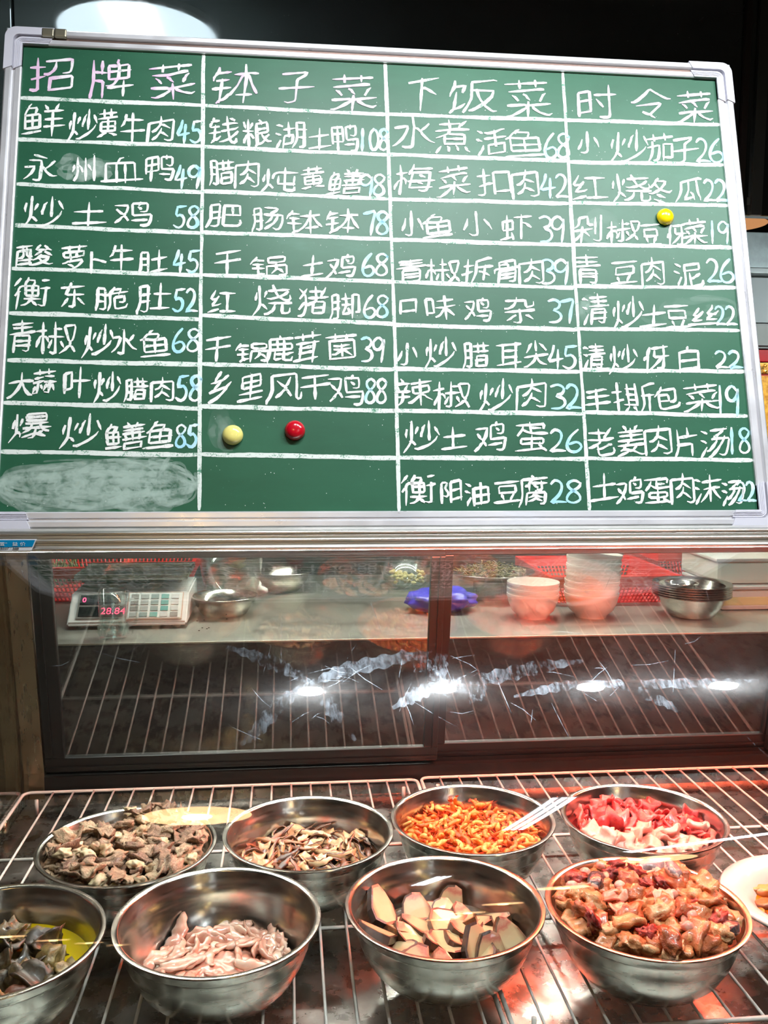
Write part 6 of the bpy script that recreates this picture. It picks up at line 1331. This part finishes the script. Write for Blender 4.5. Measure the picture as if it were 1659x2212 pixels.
# steel bowls stacked, a steel cup in the top one
me = bpy.data.meshes.new('small_steel_bowl'); b_ = lathe([(0, .001), (.050, 0), (.062, .006), (.078, .030), (.088, .056), (.096, .058), (.104, .060), (.104, .062), (.096, .0605), (.086, .057), (.076, .031), (.060, .0085), (.049, .003), (0, .003)], 56); b_.to_mesh(me); b_.free(); autosmooth(me, 40); me.materials.append(M_BOWL)
x = (lambda d: (CAMP + d * (2.34 / d.y)).x)(pix(1492, 1330))
for i in range(6):
    o = bpy.data.objects.new('small_steel_bowl', me); COL.objects.link(o); o.location = (x, 2.34, ZT + i * .0062)
    tag(o, ['bottom', 'second', 'third', 'fourth', 'fifth', 'topmost'][i] + ' wide rimmed steel bowl of the stack by the plastic boxes', 'bowl', 'stack of small steel bowls')
t = obj('steel_cup', lathe([(0, 0), (.030, 0), (.034, .004), (.036, .050), (.045, .052), (.045, .054), (.035, .053), (.032, .006), (0, .004)], 40), M_BOWL, loc=(x - .02, 2.36, ZT + .036), smooth=True); tag(t, 'small steel cup standing in the stacked steel bowls', 'cup')
# wide steel basin and the plastic-wrapped bowl behind it
x = (lambda d: (CAMP + d * (2.45 / d.y)).x)(pix(484, 1300))
t = obj('steel_basin', lathe([(0, .001), (.050, 0), (.060, .004), (.074, .028), (.082, .050), (.089, .051), (.0895, .053), (.081, .0525), (.072, .029), (.058, .007), (0, .004)], 56), M_BOWL, loc=(x, 2.45, ZT), smooth=True); tag(t, 'shiny empty steel basin beside the electronic scale', 'basin')
t = obj('steel_pot', lathe([(0, .001), (.062, 0), (.070, .005), (.085, .085), (.090, .130), (.097, .132), (.097, .134), (.089, .133), (.082, .085), (.066, .008), (0, .005)], 56), M_FILM, loc=(x + .01, 2.62, ZT), smooth=True); tag(t, 'clear plastic tub standing behind the steel basin', 'tub')
x = (lambda d: (CAMP + d * (2.78 / d.y)).x)(pix(612, 1250))
t = root('deli_bowl', 'steel bowl with white scraps near the back of the table', 'bowl', (x, 2.78, ZT))
obj('bowl_body', lathe([(0, .001), (.045, 0), (.07, .03), (.082, .06), (.088, .061), (.088, .063), (.08, .061), (.068, .032), (.043, .004), (0, .004)], 48), M_BOWL, t, smooth=True)
o = obj('crumpled_tissue', lump(.028, .018, .024, 5, .6, 3), simple('tissue', rgb(226, 226, 220), .8), loc=(x - .085, 2.70, ZT + .022), smooth=True); tag(o, 'crumpled white tissue beside the deli bowl', 'tissue')
# red plastic baskets: every bar real, joined per side
M_REDP = simple('red_plastic', rgb(206, 28, 30), .35, coat=.3)
def basket(x0, x1, y0, y1, h, label, taper=.03):
    t = root('red_basket', label, 'basket', ((x0 + x1) / 2, (y0 + y1) / 2, ZT))
    w, d = (x1 - x0) / 2, (y1 - y0) / 2
    for s, nm in ((-1, 'front_lattice'), (1, 'back_lattice')):
        bm = bmesh.new(); n_ = int(2 * w / .012)
        for i in range(n_ + 1):
            u = -1 + 2 * i / n_; tube([(u * (w - taper), s * (d - taper), 0), (u * w, s * d, h - .03)], .0024, 4, bm)
        for k in range(6):
            f = k / 5; z = f * (h - .03); add_box(bm, -w + taper * (1 - f), w - taper * (1 - f), s * (d - taper * (1 - f)) - .0016, s * (d - taper * (1 - f)) + .0016, z - .0015, z + .0015)
        obj(nm, bm, M_REDP, t)
    for s in (-1, 1):
        bm = bmesh.new(); n_ = int(2 * d / .012)
        for i in range(n_ + 1):
            u = -1 + 2 * i / n_; tube([(s * (w - taper), u * (d - taper), 0), (s * w, u * d, h - .03)], .0024, 4, bm)
        for k in range(6):
            f = k / 5; z = f * (h - .03); add_box(bm, s * (w - taper * (1 - f)) - .0016, s * (w - taper * (1 - f)) + .0016, -d + taper * (1 - f), d - taper * (1 - f), z - .0015, z + .0015)
        obj('side_lattice', bm, M_REDP, t)
    obj('base', box(-w + taper, w - taper, -d + taper, d - taper, 0, .004), M_REDP, t)
    bm = bmesh.new()
    add_box(bm, -w - .008, w + .008, -d - .008, -d + .003, h - .034, h, bev=.003); add_box(bm, -w - .008, w + .008, d - .003, d + .008, h - .034, h, bev=.003)
    add_box(bm, -w - .008, -w + .003, -d, d, h - .034, h, bev=.003); add_box(bm, w - .003, w + .008, -d, d, h - .034, h, bev=.003)
    obj('rim_band', bm, M_REDP, t)
    return t
basket(-.74, -.275, 2.62, 2.99, .105, 'red plastic basket behind the electronic scale')
basket(.748, 1.125, 2.50, 2.88, .085, 'red slatted basket behind the tall stack of white bowls')
basket(1.14, 1.75, 2.68, 3.0, .13, 'red plastic basket behind the boxes at the photo edge')
F_GREEN = food_mat('greens', [(.3, rgb(60, 84, 30)), (.6, rgb(126, 140, 60)), (.8, rgb(190, 190, 120))], 60, .5, .2)
F_HERB = food_mat('bean_sprouts', [(.3, rgb(96, 90, 50)), (.6, rgb(150, 140, 90)), (.8, rgb(200, 192, 150))], 90, .5, .2)
r = random.Random(77)
bm = bmesh.new()
for k in range(90):
    a = r.uniform(0, 6.28); rr = r.uniform(0, .06); x, y = rr * cos(a), rr * sin(a); p = [Vector((x, y, 0))]
    for i in range(3): p.append(p[-1] + Vector((r.uniform(-.015, .015), r.uniform(-.015, .015), r.uniform(.004, .03))))
    tube(p, .0035, 5, bm, radii=[.004, .004, .003, .001])
o = obj('leafy_greens', bm, F_GREEN, loc=(-.66, 2.70, ZT + .045), smooth=True); tag(o, 'bunch of leafy green vegetables in the red basket', 'vegetables'); o['kind'] = 'stuff'
# platter of sprouts by the door stile, on an upturned pot
q = on_z(1050, 1240, ZT + .06)
t = obj('foil_platter', lathe([(0, .0), (.08, 0), (.10, .006), (.13, .022), (.132, .024), (.128, .0245), (.098, .009), (0, .003)], 48, sx=1.0), M_BOWL, loc=(.60, 2.63, ZT + .058), smooth=True); tag(t, 'shallow steel platter heaped with sprouts behind the short bowl stack', 'platter')
bm = bmesh.new()
for k in range(260):
    a = r.uniform(0, 6.28); rr = .105 * sqrt(r.random()); x, y = rr * cos(a), rr * sin(a); p = [Vector((x, y, .012 + .030 * (1 - (rr / .11) ** 2) * r.random()))]
    for i in range(3): p.append(p[-1] + Vector((r.uniform(-.012, .012), r.uniform(-.012, .012), r.uniform(-.003, .008))))
    tube(p, .0018, 4, bm, caps=False)
o = obj('bean_sprouts', bm, F_HERB, loc=(.60, 2.63, ZT + .058), smooth=True); tag(o, 'heap of pale brown and green sprouts on the steel platter', 'vegetables'); o['kind'] = 'stuff'
t = obj('steel_canister', lathe([(0, 0), (.05, 0), (.05, .054), (.054, .0575), (0, .0575)], 32), M_BOWL, loc=(.60, 2.63, ZT), smooth=True); tag(t, 'low steel canister holding up the platter of sprouts', 'canister')
# blue plastic bag split by the door stile
bag = bmesh.new(); bmesh.ops.create_icosphere(bag, subdivisions=4, radius=1)
for v in bag.verts:
    k = 1 + .22 * noise.noise(v.co * 2.2) + .10 * noise.noise(v.co * 6); v.co = Vector((v.co.x * .095 * k, v.co.y * .07 * k, max(-.03, v.co.z * .036 * k) + .03))
o = obj('blue_bag', bag, simple('blue_plastic', rgb(58, 52, 178), .3, bumps=(60, .6, .003)), loc=(.425, 2.46, ZT), smooth=True); tag(o, 'crumpled royal blue plastic bag behind the middle door stile', 'bag')
# plastic tub of peanuts and a film-wrapped bowl
x = .375
t = root('wrapped_bowl', 'film wrapped steel bowl of pale peanuts by the door stile', 'bowl', (x, 2.80, ZT))
obj('bowl_body', lathe([(0, .001), (.05, 0), (.075, .03), (.088, .075), (.094, .077), (.087, .0765), (.073, .032), (.048, .004), (0, .004)], 48), M_FILM, t, smooth=True)
pm = bmesh.new(); bmesh.ops.create_icosphere(pm, subdivisions=1, radius=.0075); pme = mesh_of(pm, simple('peanut', rgb(222, 196, 128), .5), 'peanut')
for k in range(60):
    a = r.uniform(0, 6.28); rr = .052 * sqrt(r.random()); o = bpy.data.objects.new('peanut', pme); COL.objects.link(o); o.location = (x + rr * cos(a), 2.80 + rr * sin(a), ZT + .012 + .03 * r.random() + rr * .2); o.scale = (1.3, .9, .9); o.rotation_euler = (0, 0, a * 3)
    tag(o, 'pale shelled peanut in the film wrapped bowl', 'peanut', 'shelled peanuts')
# translucent storage boxes at the photo edge
def tub(x0, x1, y0, y1, h, fill, label, z0=ZT):
    t = root('storage_box', label, 'storage box', ((x0 + x1) / 2, (y0 + y1) / 2, z0)); w, d = (x1 - x0) / 2, (y1 - y0) / 2
    b_ = box(-w, w, -d, d, 0, h, bev=.012); obj('box_body', b_, simple('milky_plastic_' + str(round(x0, 2)), rgb(212, 214, 200), .35), t)
    obj('lid', box(-w - .006, w + .006, -d - .006, d + .006, h - .006, h + .004, bev=.003), simple('milky_lid', rgb(200, 200, 192), .35), t)
    if fill: obj('contents', box(-w - .0006, w + .0006, -d - .0006, d + .0006, .006, h * fill, bev=.011), simple('box_contents', rgb(214, 212, 150), .5), t)
tub(1.205, 1.56, 2.40, 2.64, .066, .72, 'milky plastic storage box of pale yellow contents beside the steel bowls')
tub(1.20, 1.58, 2.42, 2.66, .07, 0, 'empty milky plastic storage box stacked on the lower box', ZT + .071)
# dark crumbs near the basin
bm = bmesh.new()
for px, py in ((430, 1363), (437, 1357), (451, 1357), (447, 1359), (441, 1340), (470, 1332), (490, 1338), (426, 1342)):
    q = on_t(px, py); s_ = bmesh.ops.create_icosphere(bm, subdivisions=1, radius=.0022); bmesh.ops.scale(bm, vec=(1.2, 1, .6), verts=s_['verts']); bmesh.ops.translate(bm, vec=(q.x, q.y, ZT + .001), verts=s_['verts'])
o = obj('black_beans', bm, simple('black_specks', rgb(28, 24, 20), .6)); tag(o, 'scattered black specks on the steel worktop near the basin', 'crumbs'); o['kind'] = 'stuff'
